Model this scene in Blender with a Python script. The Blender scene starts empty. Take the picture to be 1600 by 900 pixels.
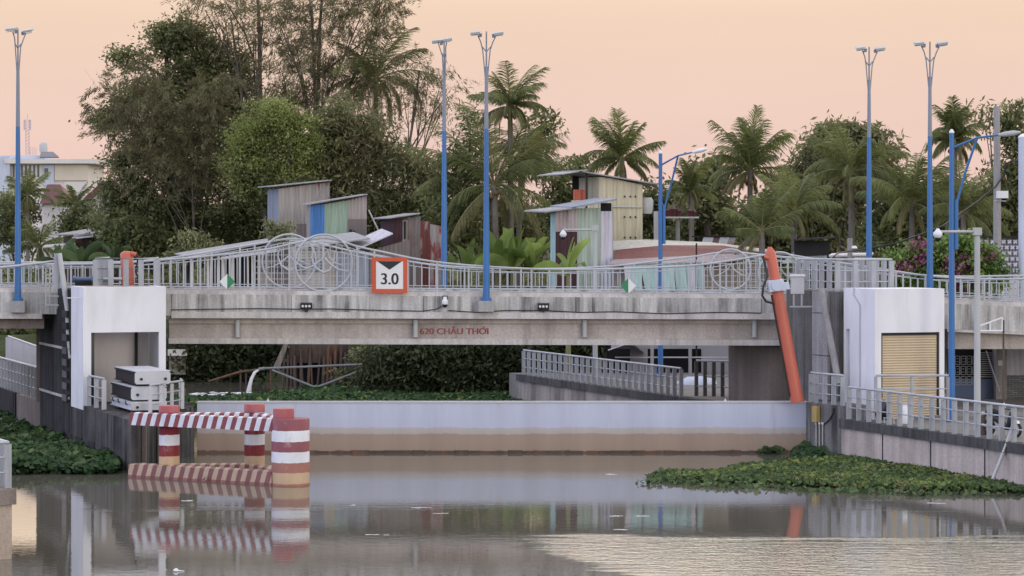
import bpy, math, random
import numpy as np
from mathutils import Vector, Matrix

scene = bpy.context.scene
COL = scene.collection
RAD = math.radians

# ------------------------------------------------------------------ camera, sky, sun, exposure
F = 4000.0            # focal length in pixels of the 1600 px wide photograph
H = 8.05              # height of the lens above the water
YH = 370.0            # horizon row
cam_d = bpy.data.cameras.new("camera")
cam = bpy.data.objects.new("camera", cam_d)
COL.objects.link(cam)
cam.location = (0, 0, H)
cam.rotation_euler = (RAD(90), 0, 0)
cam_d.sensor_width = 36.0
cam_d.lens = 36.0 * F / 1600.0
cam_d.shift_y = -(450.0 - YH) / 1600.0
cam_d.clip_start = 0.5
cam_d.clip_end = 30000
scene.camera = cam

world = bpy.data.worlds.new("World")
scene.world = world
world.use_nodes = True
wn, wl = world.node_tree.nodes, world.node_tree.links
wn.clear()
w_out = wn.new("ShaderNodeOutputWorld")
w_bg = wn.new("ShaderNodeBackground")
w_bg.inputs[1].default_value = 1.0
w_tc = wn.new("ShaderNodeTexCoord")
w_sep = wn.new("ShaderNodeSeparateXYZ")
wl.new(w_tc.outputs["Generated"], w_sep.inputs[0])


def w_ramp(stops):
    r = wn.new("ShaderNodeValToRGB")
    e = r.color_ramp.elements
    while len(e) > 1:
        e.remove(e[-1])
    e[0].position, e[0].color = stops[0][0], (*stops[0][1], 1)
    for p, c in stops[1:]:
        x = e.new(p)
        x.color = (*c, 1)
    wl.new(w_sep.outputs["Z"], r.inputs[0])
    return r


# towards the afterglow: pink on the horizon, peach above it, paling into lilac overhead
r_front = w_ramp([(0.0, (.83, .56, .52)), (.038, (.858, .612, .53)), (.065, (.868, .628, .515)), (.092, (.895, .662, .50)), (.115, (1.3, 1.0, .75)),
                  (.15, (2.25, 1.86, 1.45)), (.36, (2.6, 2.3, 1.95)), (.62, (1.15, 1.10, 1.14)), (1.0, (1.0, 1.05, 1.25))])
# away from it: pale lilac-white low down, bluer overhead
r_back = w_ramp([(0.0, (1.12, 1.12, 1.16)), (.12, (1.20, 1.23, 1.31)), (.35, (1.10, 1.15, 1.27)), (1.0, (1.0, 1.05, 1.25))])
# the blue flank of the sky
r_left = w_ramp([(0.0, (1.4, 1.56, 2.4)), (.15, (1.45, 1.62, 2.5)), (.45, (1.12, 1.24, 1.75)), (1.0, (1.0, 1.05, 1.25))])


def w_map(sock, a, b):
    m = wn.new("ShaderNodeMapRange")
    m.inputs[1].default_value, m.inputs[2].default_value = a, b
    m.interpolation_type = 'SMOOTHSTEP'
    wl.new(sock, m.inputs[0])
    return m.outputs[0]


def w_mix(f, a, b):
    m = wn.new("ShaderNodeMix")
    m.data_type = 'RGBA'
    wl.new(f, m.inputs[0])
    wl.new(a, m.inputs[6])
    wl.new(b, m.inputs[7])
    return m.outputs[2]


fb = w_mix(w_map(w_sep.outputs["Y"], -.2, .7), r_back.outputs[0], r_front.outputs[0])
w_neg = wn.new("ShaderNodeMath")
w_neg.operation = 'MULTIPLY'
w_neg.inputs[1].default_value = -1
wl.new(w_sep.outputs["X"], w_neg.inputs[0])
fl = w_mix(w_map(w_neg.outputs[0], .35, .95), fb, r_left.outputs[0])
SUN_ELEV, SUN_AZ = RAD(9), RAD(148)         # low behind the lens, a little to the east side
w_sky = wn.new("ShaderNodeTexSky")
w_sky.sky_type = 'NISHITA'
w_sky.sun_disc = False
w_sky.sun_elevation = SUN_ELEV
w_sky.sun_rotation = SUN_AZ
w_scale = wn.new("ShaderNodeVectorMath")
w_scale.operation = 'SCALE'
w_scale.inputs[3].default_value = 0.003
wl.new(w_sky.outputs[0], w_scale.inputs[0])
w_add = wn.new("ShaderNodeVectorMath")
w_add.operation = 'ADD'
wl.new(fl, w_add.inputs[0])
wl.new(w_scale.outputs[0], w_add.inputs[1])
w_nz = wn.new("ShaderNodeTexNoise")          # faint uneven dusk haze
w_nz.inputs["Scale"].default_value = 5.0
w_nz.inputs["Detail"].default_value = 4
w_st = wn.new("ShaderNodeVectorMath")
w_st.operation = 'MULTIPLY'
w_st.inputs[1].default_value = (1, 1, 7)
wl.new(w_tc.outputs["Generated"], w_st.inputs[0])
wl.new(w_st.outputs[0], w_nz.inputs["Vector"])
w_nr = wn.new("ShaderNodeMapRange")
w_nr.inputs[1].default_value, w_nr.inputs[2].default_value = .3, .7
w_nr.inputs[3].default_value, w_nr.inputs[4].default_value = .975, 1.02
wl.new(w_nz.outputs["Fac"], w_nr.inputs[0])
w_hz = wn.new("ShaderNodeVectorMath")
w_hz.operation = 'SCALE'
wl.new(w_add.outputs[0], w_hz.inputs[0])
wl.new(w_nr.outputs[0], w_hz.inputs[3])
wl.new(w_hz.outputs[0], w_bg.inputs[0])
wl.new(w_bg.outputs[0], w_out.inputs[0])

sun_d = bpy.data.lights.new("sun", 'SUN')
sun_d.energy = 0.55
sun_d.angle = RAD(18)
sun_d.color = (1.0, .91, .80)
sun = bpy.data.objects.new("sun", sun_d)
COL.objects.link(sun)
to_sun = Vector((math.sin(SUN_AZ) * math.cos(SUN_ELEV), math.cos(SUN_AZ) * math.cos(SUN_ELEV), math.sin(SUN_ELEV)))
sun.rotation_euler = to_sun.to_track_quat('Z', 'Y').to_euler()
sun.location = to_sun * 400

vs = scene.view_settings
scene.display_settings.display_device = 'sRGB'
vs.view_transform = 'Standard'
vs.look = 'None'
vs.exposure = 0.0
vs.gamma = 1.0
vs.use_curve_mapping = False
scene.cycles.use_denoising = True
scene.cycles.max_bounces = 6
scene.cycles.diffuse_bounces = 3
scene.cycles.glossy_bounces = 4
scene.cycles.caustics_reflective = False
scene.cycles.caustics_refractive = False


# ------------------------------------------------------------------ coordinates
def P(x, y, d):
    """photo column x, row y, distance d -> point in the place"""
    return Vector(((x - 800.0) * d / F, d, H - (y - YH) * d / F))


def G(x, y, z=0.0):
    """the point of the level z seen at column x, row y"""
    d = (H - z) * F / (y - YH)
    return Vector(((x - 800.0) * d / F, d, z))


AX = Vector((-.352, .936, 0))       # along the channel, away from the lens
AR = Vector((.936, .352, 0))        # across the channel


# ------------------------------------------------------------------ objects
def offset(o):
    v = Vector((0, 0, 0))
    while o is not None:
        v += o.location
        o = o.parent
    return v


def tag(o, label=None, cat=None, group=None, kind=None):
    if label: o["label"] = label
    if cat: o["category"] = cat
    if group: o["group"] = group
    if kind: o["kind"] = kind
    return o


def thing(name, label, cat, loc=(0, 0, 0), group=None):
    o = bpy.data.objects.new(name, None)
    o.empty_display_size = .3
    COL.objects.link(o)
    o.location = loc
    return tag(o, label, cat, group)


KIDS = {}


def link(o, parent):
    COL.objects.link(o)
    if parent is not None:
        o.parent = parent
        KIDS.setdefault(parent.name, []).append(o)


def dup(o, parent=None, loc=None):
    c = o.copy()
    link(c, parent)
    if loc is not None:
        c.location = loc
    for k in KIDS.get(o.name, []):
        dup(k, c)
    return c


class MB:
    """collects shapes given in world coordinates; build() links them as one mesh object"""

    def __init__(self):
        self.v, self.f, self.m, self.s = [], [], [], []
        self.mi = 0

    def add(self, verts, faces, smooth=False):
        n = len(self.v)
        self.v.extend([tuple(p) for p in verts])
        for f in faces:
            self.f.append([n + i for i in f])
            self.m.append(self.mi)
            self.s.append(smooth)
        return self

    def ob(self, o, a, b, c):
        o, a, b, c = Vector(o), Vector(a), Vector(b), Vector(c)
        vs_ = [o, o + a, o + a + b, o + b, o + c, o + a + c, o + a + b + c, o + b + c]
        fs = [(0, 3, 2, 1), (4, 5, 6, 7), (0, 1, 5, 4), (1, 2, 6, 5), (2, 3, 7, 6), (3, 0, 4, 7)]
        if a.cross(b).dot(c) < 0:
            fs = [tuple(reversed(f)) for f in fs]
        return self.add(vs_, fs)

    def box(self, x0, x1, y0, y1, z0, z1):
        return self.ob((x0, y0, z0), (x1 - x0, 0, 0), (0, y1 - y0, 0), (0, 0, z1 - z0))

    def cbox(self, c, ux, uy, uz, sx, sy, sz):
        c = Vector(c)
        a, b, e = Vector(ux).normalized() * sx, Vector(uy).normalized() * sy, Vector(uz).normalized() * sz
        return self.ob(c - a / 2 - b / 2 - e / 2, a, b, e)

    def prism(self, poly, ext):
        poly = [Vector(p) for p in poly]
        ext = Vector(ext)
        n = len(poly)
        nv = sum((poly[i].cross(poly[(i + 1) % n]) for i in range(n)), Vector())
        if nv.dot(ext) < 0:
            poly.reverse()
        top = [p + ext for p in poly]
        fs = [tuple(reversed(range(n))), tuple(range(n, 2 * n))]
        fs += [(i, (i + 1) % n, n + (i + 1) % n, n + i) for i in range(n)]
        return self.add(poly + top, fs)

    def tube(self, pts, r, n=8, caps=True):
        pts = [Vector(p) for p in pts]
        rs = r if isinstance(r, (list, tuple)) else [r] * len(pts)
        up = Vector((0, 0, 1))
        d0 = (pts[1] - pts[0]).normalized()
        if abs(d0.dot(up)) > .9:
            up = Vector((0, 1, 0))
        u = d0.cross(up).normalized()
        vs_, fs = [], []
        for i, p in enumerate(pts):
            if i == 0: t = pts[1] - pts[0]
            elif i == len(pts) - 1: t = pts[-1] - pts[-2]
            else: t = (pts[i + 1] - pts[i]).normalized() + (pts[i] - pts[i - 1]).normalized()
            t = t.normalized()
            u = (u - t * u.dot(t)).normalized()
            w = t.cross(u)
            for k in range(n):
                a = 2 * math.pi * k / n
                vs_.append(p + (u * math.cos(a) + w * math.sin(a)) * rs[i])
        for i in range(len(pts) - 1):
            for k in range(n):
                fs.append((i * n + k, i * n + (k + 1) % n, (i + 1) * n + (k + 1) % n, (i + 1) * n + k))
        self.add(vs_, fs, True)
        if caps:
            m = len(pts) - 1
            self.add(vs_[:n], [tuple(reversed(range(n)))])
            self.add(vs_[m * n:], [tuple(range(n))])
        return self

    def lathe(self, c, prof, n=24):
        """prof: (radius, height) list from bottom to top, around a vertical axis through c"""
        c = Vector(c)
        vs_, fs = [], []
        for r, z in prof:
            for k in range(n):
                a = 2 * math.pi * k / n
                vs_.append(c + Vector((r * math.cos(a), r * math.sin(a), z)))
        for i in range(len(prof) - 1):
            for k in range(n):
                fs.append((i * n + k, i * n + (k + 1) % n, (i + 1) * n + (k + 1) % n, (i + 1) * n + k))
        self.add(vs_, fs, True)
        self.add(vs_[:n], [tuple(reversed(range(n)))])
        self.add(vs_[-n:], [tuple(range(n))])
        return self

    def quad(self, a, b, c, d):
        return self.add([a, b, c, d], [(0, 1, 2, 3)])

    def corr(self, a, b, h, pitch=.22, amp=.03, top=None):
        """corrugated sheet from a to b (bottom edge), h high (or top: height at b end)"""
        a, b = Vector(a), Vector(b)
        d = b - a
        L = d.length
        t = d.normalized()
        nrm = t.cross(Vector((0, 0, 1)))
        n = max(4, int(L / pitch) * 4)
        vs_, fs = [], []
        for i in range(n + 1):
            s = i / n
            off = math.sin(s * L / pitch * 2 * math.pi) * amp
            p = a + d * s + nrm * off
            hh = h + ((top if top is not None else h) - h) * s
            vs_ += [p, p + Vector((0, 0, hh))]
        for i in range(n):
            fs.append((2 * i, 2 * i + 2, 2 * i + 3, 2 * i + 1))
        return self.add(vs_, fs, True)

    def build(self, name, mat, parent=None, label=None):
        me = bpy.data.meshes.new(name)
        v = self.v
        if parent is not None:
            o0 = offset(parent)
            v = [(p[0] - o0.x, p[1] - o0.y, p[2] - o0.z) for p in v]
        me.from_pydata(v, [], self.f)
        mats = mat if isinstance(mat, (list, tuple)) else [mat]
        for m in mats:
            me.materials.append(m)
        me.polygons.foreach_set("use_smooth", self.s)
        if len(mats) > 1:
            me.polygons.foreach_set("material_index", self.m)
        me.update()
        if any(self.s):
            try:
                me.set_sharp_from_angle(angle=RAD(50))
            except Exception:
                pass
        o = bpy.data.objects.new(name, me)
        link(o, parent)
        if label: o["label"] = label
        return o


def np_obj(name, V, Fq, mat, parent=None, tint=None, smooth=False):
    """V (n,3), Fq (m,4) numpy -> one mesh object; tint (n,) is stored for the material"""
    V = np.asarray(V, dtype=np.float32)
    Fq = np.asarray(Fq, dtype=np.int32)
    if parent is not None:
        V = V - np.array(offset(parent), dtype=np.float32)
    me = bpy.data.meshes.new(name)
    m, k = Fq.shape
    me.vertices.add(len(V))
    me.vertices.foreach_set("co", V.ravel())
    me.loops.add(m * k)
    me.loops.foreach_set("vertex_index", Fq.ravel())
    me.polygons.add(m)
    me.polygons.foreach_set("loop_start", np.arange(0, m * k, k, dtype=np.int32))
    if smooth:
        me.polygons.foreach_set("use_smooth", np.ones(m, dtype=bool))
    if tint is not None:
        a = me.attributes.new("tint", 'FLOAT', 'POINT')
        a.data.foreach_set("value", np.asarray(tint, dtype=np.float32))
    me.update(calc_edges=True)
    me.validate()
    me.materials.append(mat)
    o = bpy.data.objects.new(name, me)
    link(o, parent)
    return o


# ------------------------------------------------------------------ materials
class NT:
    def __init__(self, name):
        self.mat = bpy.data.materials.new(name)
        self.mat.use_nodes = True
        self.n, self.l = self.mat.node_tree.nodes, self.mat.node_tree.links
        self.b = self.n["Principled BSDF"]
        self.out = self.n["Material Output"]
        self._pos = None

    def new(self, t): return self.n.new(t)

    @property
    def pos(self):
        if self._pos is None:
            self._pos = self.new("ShaderNodeNewGeometry").outputs["Position"]
        return self._pos

    def vscale(self, v, s):
        m = self.new("ShaderNodeVectorMath")
        m.operation = 'MULTIPLY'
        self.l.new(v, m.inputs[0])
        m.inputs[1].default_value = s
        return m.outputs[0]

    def noise(self, scale, detail=4, rough=.55, stretch=(1, 1, 1), dist=0.0):
        t = self.new("ShaderNodeTexNoise")
        t.inputs["Scale"].default_value = scale
        t.inputs["Detail"].default_value = detail
        t.inputs["Roughness"].default_value = rough
        t.inputs["Distortion"].default_value = dist
        self.l.new(self.vscale(self.pos, stretch), t.inputs["Vector"])
        return t.outputs["Fac"]

    def ramp(self, s, stops, interp='LINEAR'):
        r = self.new("ShaderNodeValToRGB")
        r.color_ramp.interpolation = interp
        e = r.color_ramp.elements
        while len(e) > 1: e.remove(e[-1])
        c0 = stops[0][1]
        e[0].position, e[0].color = stops[0][0], (*c0, 1) if not isinstance(c0, (int, float)) else (c0, c0, c0, 1)
        for p, c in stops[1:]:
            x = e.new(p)
            x.color = (*c, 1) if not isinstance(c, (int, float)) else (c, c, c, 1)
        self.l.new(s, r.inputs[0])
        return r.outputs[0]

    def math(self, op, a, b=None):
        m = self.new("ShaderNodeMath")
        m.operation = op
        for i, x in enumerate((a, b)):
            if x is None: continue
            if isinstance(x, (int, float)): m.inputs[i].default_value = x
            else: self.l.new(x, m.inputs[i])
        return m.outputs[0]

    def mix(self, f, a, b, mode='MIX'):
        m = self.new("ShaderNodeMix")
        m.data_type = 'RGBA'
        m.blend_type = mode
        for i, x in ((0, f), (6, a), (7, b)):
            if isinstance(x, (int, float)): m.inputs[i].default_value = x
            elif isinstance(x, tuple): m.inputs[i].default_value = (*x, 1)
            else: self.l.new(x, m.inputs[i])
        return m.outputs[2]

    def sep(self):
        s = self.new("ShaderNodeSeparateXYZ")
        self.l.new(self.pos, s.inputs[0])
        return s.outputs

    def bump(self, h, strength, dist):
        b = self.new("ShaderNodeBump")
        b.inputs["Strength"].default_value = strength
        b.inputs["Distance"].default_value = dist
        self.l.new(h, b.inputs["Height"])
        self.l.new(b.outputs[0], self.b.inputs["Normal"])

    def done(self, color, rough=.7, metal=0.0, spec=.35):
        if isinstance(color, tuple): self.b.inputs["Base Color"].default_value = (*color, 1)
        else: self.l.new(color, self.b.inputs["Base Color"])
        self.b.inputs["Roughness"].default_value = rough
        self.b.inputs["Metallic"].default_value = metal
        self.b.inputs["Specular IOR Level"].default_value = spec
        return self.mat


def concrete(name, c1, c2, stain=(.05, .047, .045), amount=.5, streak=3.0, moss=None):
    t = NT(name)
    base = t.mix(t.ramp(t.noise(.9, 6), [(.3, 0.0), (.7, 1.0)]), c1, c2)
    fine = t.ramp(t.noise(14, 3), [(.25, (.8, .8, .8)), (.75, (1.12, 1.12, 1.12))])
    base = t.mix(1.0, base, fine, 'MULTIPLY')
    st = t.ramp(t.noise(streak, 5, .65, (1, 1, .06)), [(.40, 0.0), (.62, 1.0)])
    patch = t.ramp(t.noise(.55, 4), [(.3, .3), (.65, 1.0)])
    fac = t.math('MULTIPLY', t.math('MULTIPLY', st, patch), amount)
    col = t.mix(fac, base, stain)
    if moss:
        mf = t.ramp(t.noise(1.7, 5, .6, (1, 1, .5)), [(.56, 0.0), (.72, .7)])
        col = t.mix(mf, col, moss)
    t.bump(t.noise(9, 5), .35, .03)
    return t.done(col, .92, 0, .08)


def paint(name, c, dirt=(.25, .23, .2), amount=.25, rough=.5, scale=1.3, metal=0.0, streak=True, spec=.4):
    t = NT(name)
    n = t.noise(scale, 5, .6, (1, 1, .25) if streak else (1, 1, 1))
    f = t.math('MULTIPLY', t.ramp(n, [(.45, 0.0), (.75, 1.0)]), amount)
    v = t.ramp(t.noise(.4, 3), [(.3, (.93, .93, .93)), (.7, (1.04, 1.04, 1.04))])
    col = t.mix(f, t.mix(1.0, c, v, 'MULTIPLY'), dirt)
    return t.done(col, rough, metal, spec)


def sheet(name, c, rust=(.20, .07, .04), amount=.5, thr=.58, scale=.8, c2=None):
    t = NT(name)
    base = t.mix(t.noise(.7, 4, .6, (1, 1, .4)), c, c2 or tuple(x * .8 for x in c))
    f = t.math('MULTIPLY', t.ramp(t.noise(scale, 6, .65, (1.6, 1.6, .5)), [(thr, 0.0), (thr + .08, 1.0)]), amount)
    g = t.ramp(t.noise(5, 4, .6, (1, 1, .08)), [(.35, (.75, .74, .73)), (.7, (1.08, 1.08, 1.08))])
    col = t.mix(1.0, t.mix(f, base, rust), g, 'MULTIPLY')
    return t.done(col, .6, .0, .3)


def foliage(name, dark, light, warm=None, transl=.25):
    """leaf colour differs from spray to spray (tint is a number stored per leaf)"""
    t = NT(name)
    a = t.new("ShaderNodeAttribute")
    a.attribute_name = "tint"
    col = t.mix(a.outputs["Fac"], dark, light)
    if warm:
        col = t.mix(t.ramp(t.noise(.35, 3), [(.5, 0.0), (.7, .8)]), col, warm)
    col = t.mix(1.0, col, t.ramp(t.noise(.8, 3), [(.3, (.7, .7, .7)), (.7, (1.25, 1.25, 1.25))]), 'MULTIPLY')
    m = t.done(col, .6, 0, .25)
    tr = t.new("ShaderNodeBsdfTranslucent")
    t.l.new(col, tr.inputs[0])
    mx = t.new("ShaderNodeMixShader")
    mx.inputs[0].default_value = transl
    t.l.new(t.b.outputs[0], mx.inputs[1])
    t.l.new(tr.outputs[0], mx.inputs[2])
    t.l.new(mx.outputs[0], t.out.inputs[0])
    return m


M = {}
M['conc'] = concrete("bridge_concrete", (.70, .67, .64), (.54, .515, .49), (.10, .093, .086), 1.0, 2.6)
M['ledge'] = concrete("ledge_concrete", (.70, .65, .615), (.58, .54, .51), (.22, .2, .18), .6, 2.0)
M['girder'] = concrete("girder_concrete", (.60, .53, .48), (.48, .425, .385), (.2, .165, .14), .6, 1.2)
M['dark_conc'] = concrete("dark_wet_concrete", (.050, .047, .050), (.085, .08, .083), (.014, .013, .014), .9, 2.0)
M['pier_conc'] = concrete("pier_concrete", (.17, .16, .15), (.26, .245, .23), (.038, .035, .032), 1.0, 2.2)
M['nose_conc'] = concrete("pier_nose_concrete", (.085, .079, .078), (.15, .14, .136), (.02, .019, .018), 1.0, 2.2)
M['pale_conc'] = concrete("pale_concrete", (.46, .44, .43), (.38, .36, .35), (.11, .1, .095), .6, 2.6)
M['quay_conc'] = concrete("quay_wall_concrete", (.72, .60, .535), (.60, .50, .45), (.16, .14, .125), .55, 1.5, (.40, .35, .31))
M['coping'] = concrete("coping_concrete", (.10, .095, .095), (.15, .14, .137), (.035, .034, .034), .8, 4.0)
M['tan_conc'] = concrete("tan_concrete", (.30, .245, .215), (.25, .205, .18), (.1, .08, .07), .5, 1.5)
M['pave'] = concrete("pavement", (.28, .255, .235), (.22, .205, .19), (.16, .14, .12), .4, 1.0)
M['white'] = paint("white_wall_paint", (.82, .80, .82), (.46, .44, .43), .42, .6, 1.1)
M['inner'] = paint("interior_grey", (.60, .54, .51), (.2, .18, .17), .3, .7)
M['rail'] = paint("grey_rail_paint", (.47, .485, .51), (.22, .2, .19), .35, .45, 3.0)
M['post'] = paint("grey_post_paint", (.40, .41, .435), (.17, .16, .16), .45, .5, 3.0)
M['post_dark'] = paint("dark_post_paint", (.11, .10, .095), (.06, .055, .05), .5, .7)
M['pipe_grey'] = paint("weathered_grey_pipe", (.24, .245, .25), (.12, .11, .1), .45, .6)
M['blue'] = paint("blue_pole_paint", (.048, .165, .40), (.04, .07, .14), .35, .4, 1.5)
M['pole_grey'] = paint("grey_pole_paint", (.24, .265, .32), (.14, .14, .15), .3, .4, 1.5)
M['galv'] = paint("galvanised_pole", (.48, .485, .48), (.28, .26, .24), .4, .5, 1.2)
M['black'] = paint("black_plastic", (.018, .018, .02), (.05, .05, .05), .3, .4)
M['dark'] = paint("dark_void", (.022, .021, .023), (.04, .035, .03), .4, .9)  # near-black; on panels inside openings it stands in for shade
M['cam_white'] = paint("white_plastic", (.78, .78, .78), (.5, .48, .46), .1, .35)
M['lens'] = paint("lamp_glass", (.62, .66, .7), (.5, .5, .5), .1, .12)
M['orange'] = paint("orange_paint", (.56, .135, .08), (.30, .07, .045), .4, .42, 1.2)
M['orange_sign'] = paint("orange_sign_paint", (.62, .105, .045), (.35, .09, .05), .35, .5, 1.5)
M['sign_white'] = paint("sign_white", (.80, .79, .78), (.55, .5, .47), .15, .45)
M['sign_green'] = paint("sign_green", (.035, .24, .10), (.03, .12, .06), .2, .45)
M['sign_black'] = paint("sign_black", (.025, .025, .025), (.06, .06, .06), .2, .5)
M['red_letters'] = paint("faded_red_lettering", (.30, .06, .06), (.36, .25, .23), .4, .8, 6)
M['cream_shutter'] = paint("cream_shutter", (.60, .475, .315), (.35, .27, .18), .25, .5, 2.0)
M['motor_blue'] = paint("motor_blue", (.10, .15, .27), (.04, .05, .08), .4, .4)
M['pale_blue'] = paint("pale_blue_grey", (.55, .59, .68), (.3, .3, .32), .2, .45)
M['steel_dark'] = paint("dark_stained_steel", (.05, .044, .042), (.04, .036, .032), .6, .8, spec=.08)
M['log_grey'] = paint("light_grey_steel", (.56, .55, .57), (.3, .28, .27), .3, .5)
M['yellow'] = paint("old_yellow", (.50, .36, .12), (.2, .15, .08), .5, .6, 3)
M['pipe_pale'] = paint("pale_pipe", (.52, .49, .47), (.25, .22, .2), .4, .5, 3)
M['bark'] = concrete("bark", (.13, .105, .085), (.19, .16, .13), (.04, .033, .028), .8, 4)
M['bark_pale'] = concrete("pale_bark", (.32, .28, .25), (.24, .21, .18), (.1, .08, .07), .6, 4)
M['palm_trunk'] = concrete("palm_trunk", (.20, .175, .15), (.28, .25, .22), (.07, .06, .05), .7, 2)
M['skin'] = paint("skin", (.34, .20, .14), (.3, .17, .12), .2, .55)
M['hair'] = paint("black_hair", (.012, .011, .011), (.02, .02, .02), .3, .6)
M['shirt'] = paint("dark_navy_shirt", (.075, .075, .10), (.05, .05, .06), .4, .85)
M['trousers'] = paint("black_trousers", (.014, .014, .016), (.03, .03, .03), .3, .85)
M['red_roof'] = sheet("dark_red_roof", (.17, .055, .06), (.09, .04, .04), .6, .5, 1.2)
M['tyre'] = paint("tyre_rubber", (.02, .02, .02), (.06, .055, .05), .5, .85)
M['foam'] = paint("white_foam_water", (.75, .73, .72), (.6, .58, .56), .2, .5)
M['boards'] = sheet("old_timber_boards", (.13, .09, .07), (.2, .09, .05), .7, .52, .9, (.07, .052, .045))
M['rope'] = M['black']


def mat_gate():
    t = NT("gate_paint_with_tide_stains")
    z = t.math('ADD', t.sep()["Z"], t.math('MULTIPLY', t.math('SUBTRACT', t.noise(1.6, 7, .72, (1, 1, .35)), .5), .26))
    f = t.math('DIVIDE', z, 2.0)
    col = t.ramp(f, [(0.0, (.16, .10, .075)), (.035, (.16, .10, .075)), (.055, (.36, .265, .205)), (.35, (.38, .285, .225)), (.368, (.47, .41, .385)),
                     (.465, (.50, .46, .45)), (.485, (.53, .555, .68)), (1.0, (.56, .58, .69))])
    v = t.ramp(t.noise(.9, 6, .65, (1, 1, .12)), [(.3, (.86, .85, .85)), (.7, (1.05, 1.05, 1.05))])
    run = t.math('MULTIPLY', t.ramp(t.noise(2.4, 5, .6, (1, 1, .07)), [(.60, 0.0), (.74, 1.0)]), .28)
    return t.done(t.mix(run, t.mix(1.0, col, v, 'MULTIPLY'), (.36, .28, .24)), .5, 0, .3)


M['gate'] = mat_gate()


def mat_bands(name, z0, z1, stops):
    """painted bands by height: stops are (height, colour) with hard, slightly worn edges"""
    t = NT(name)
    z = t.math('ADD', t.sep()["Z"], t.math('MULTIPLY', t.math('SUBTRACT', t.noise(5, 4), .5), .05))
    f = t.math('DIVIDE', t.math('SUBTRACT', z, z0), z1 - z0)
    col = t.ramp(f, [((h - z0) / (z1 - z0), c) for h, c in stops], 'CONSTANT')
    v = t.ramp(t.noise(1.6, 5, .6, (1, 1, .5)), [(.3, (.84, .84, .84)), (.7, (1.06, 1.06, 1.06))])
    wear = t.math('MULTIPLY', t.ramp(t.noise(3, 7, .72, (1, 1, .6)), [(.55, 0.0), (.68, 1.0)]), .45)
    col = t.mix(wear, t.mix(1.0, col, v, 'MULTIPLY'), (.45, .36, .30))
    return t.done(col, .55, 0, .35)


RED, WHT = (.27, .08, .095), (.76, .76, .78)
TIDE, WORN = (.60, .42, .26), (.38, .16, .12)
M['bands'] = mat_bands("red_white_bands", 0, 2.6, [(0.0, WORN), (.06, TIDE), (.41, WORN), (.74, WHT), (1.08, RED), (1.42, WHT), (1.77, RED)])
M['bands2'] = mat_bands("red_white_column_bands", 0, 2.6, [(0.0, TIDE), (.70, (.24, .03, .035)), (1.06, WHT), (1.42, (.22, .02, .03)), (1.8, RED)])


def mat_slant(name, a, b, k, tide=False):
    t = NT(name)
    s = t.sep()
    u = t.math('ADD', t.math('MULTIPLY', s["X"], k), t.math('MULTIPLY', s["Z"], -k * .28))
    u = t.math('ADD', u, t.math('MULTIPLY', t.math('SUBTRACT', t.noise(7, 3), .5), .05))
    f = t.math('GREATER_THAN', t.math('FRACT', u), .5)
    v = t.ramp(t.noise(2.2, 5), [(.3, (.85, .85, .85)), (.7, (1.06, 1.06, 1.06))])
    col = t.mix(1.0, t.mix(f, a, b), v, 'MULTIPLY')
    if tide:
        low = t.math('LESS_THAN', t.math('ADD', s["Z"], t.math('MULTIPLY', t.noise(3, 4), .06)), .1)
        col = t.mix(t.math('MULTIPLY', low, .7), col, (.2, .05, .05))
    return t.done(col, .55, 0, .35)


M['slant'] = mat_slant("slanted_red_white_stripes", (.26, .07, .08), (.70, .73, .78), 2.98)
M['slant_worn'] = mat_slant("slanted_worn_stripes", (.24, .105, .10), (.52, .38, .28), 2.98, True)
M['red_paint'] = paint("weathered_red_paint", (.37, .085, .09), (.5, .3, .28), .35, .55, 2)


def mat_water():
    t = NT("canal_water")
    s = t.sep()
    # fine wind ripples everywhere, much stronger in the wind-ruffled reach nearest the lens
    n1 = t.noise(2.0, 3, .55, (1.0, 1.5, 1))
    n2 = t.noise(8.0, 2, .55, (1.0, 1.5, 1))
    wob = t.math('MULTIPLY', t.math('SUBTRACT', t.noise(.5, 6, .65, (.22, 1.5, 1)), .5), 11.0)
    edge_y = t.math('ADD', s["Y"], wob)
    my = t.new("ShaderNodeMapRange")
    my.interpolation_type = 'SMOOTHSTEP'
    t.l.new(edge_y, my.inputs[0])
    my.inputs[1].default_value, my.inputs[2].default_value = 68.6, 66.4
    mxr = t.new("ShaderNodeMapRange")
    mxr.interpolation_type = 'SMOOTHSTEP'
    # slanting far shore of the ruffled reach: x > .75 + .42 * (66.5 - y)
    t.l.new(t.math('ADD', t.math('SUBTRACT', s["X"], t.math('MULTIPLY', t.math('SUBTRACT', 66.5, s["Y"]), .42)), t.math('MULTIPLY', wob, .32)), mxr.inputs[0])
    mxr.inputs[1].default_value, mxr.inputs[2].default_value = .2, 2.2
    reach = t.math('MULTIPLY', my.outputs[0], mxr.outputs[0])
    # thin streaks of ripple further out
    st = t.ramp(t.noise(.16, 4, .55, (.45, 2.6, 1)), [(.63, 0.0), (.70, 1.0)])
    amp = t.math('ADD', t.math('ADD', .0015, t.math('MULTIPLY', st, .004)), t.math('MULTIPLY', reach, .030))
    h = t.math('MULTIPLY', t.math('ADD', t.math('MULTIPLY', n1, 1.0), t.math('MULTIPLY', n2, .22)), amp)
    t.bump(h, 1.0, 1.0)
    mud = t.mix(t.noise(.12, 3), (.115, .104, .080), (.152, .14, .108))
    m = t.done(mud, .025, 0, .5)
    t.b.inputs["IOR"].default_value = 2.5
    return m


M['water'] = mat_water()


def mat_ground():
    t = NT("green_ground")
    col = t.ramp(t.noise(.5, 6), [(.3, (.035, .045, .018)), (.55, (.06, .075, .03)), (.75, (.12, .10, .065))])
    t.bump(t.noise(2, 4), .5, .2)
    return t.done(col, .95, 0, .1)


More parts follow.
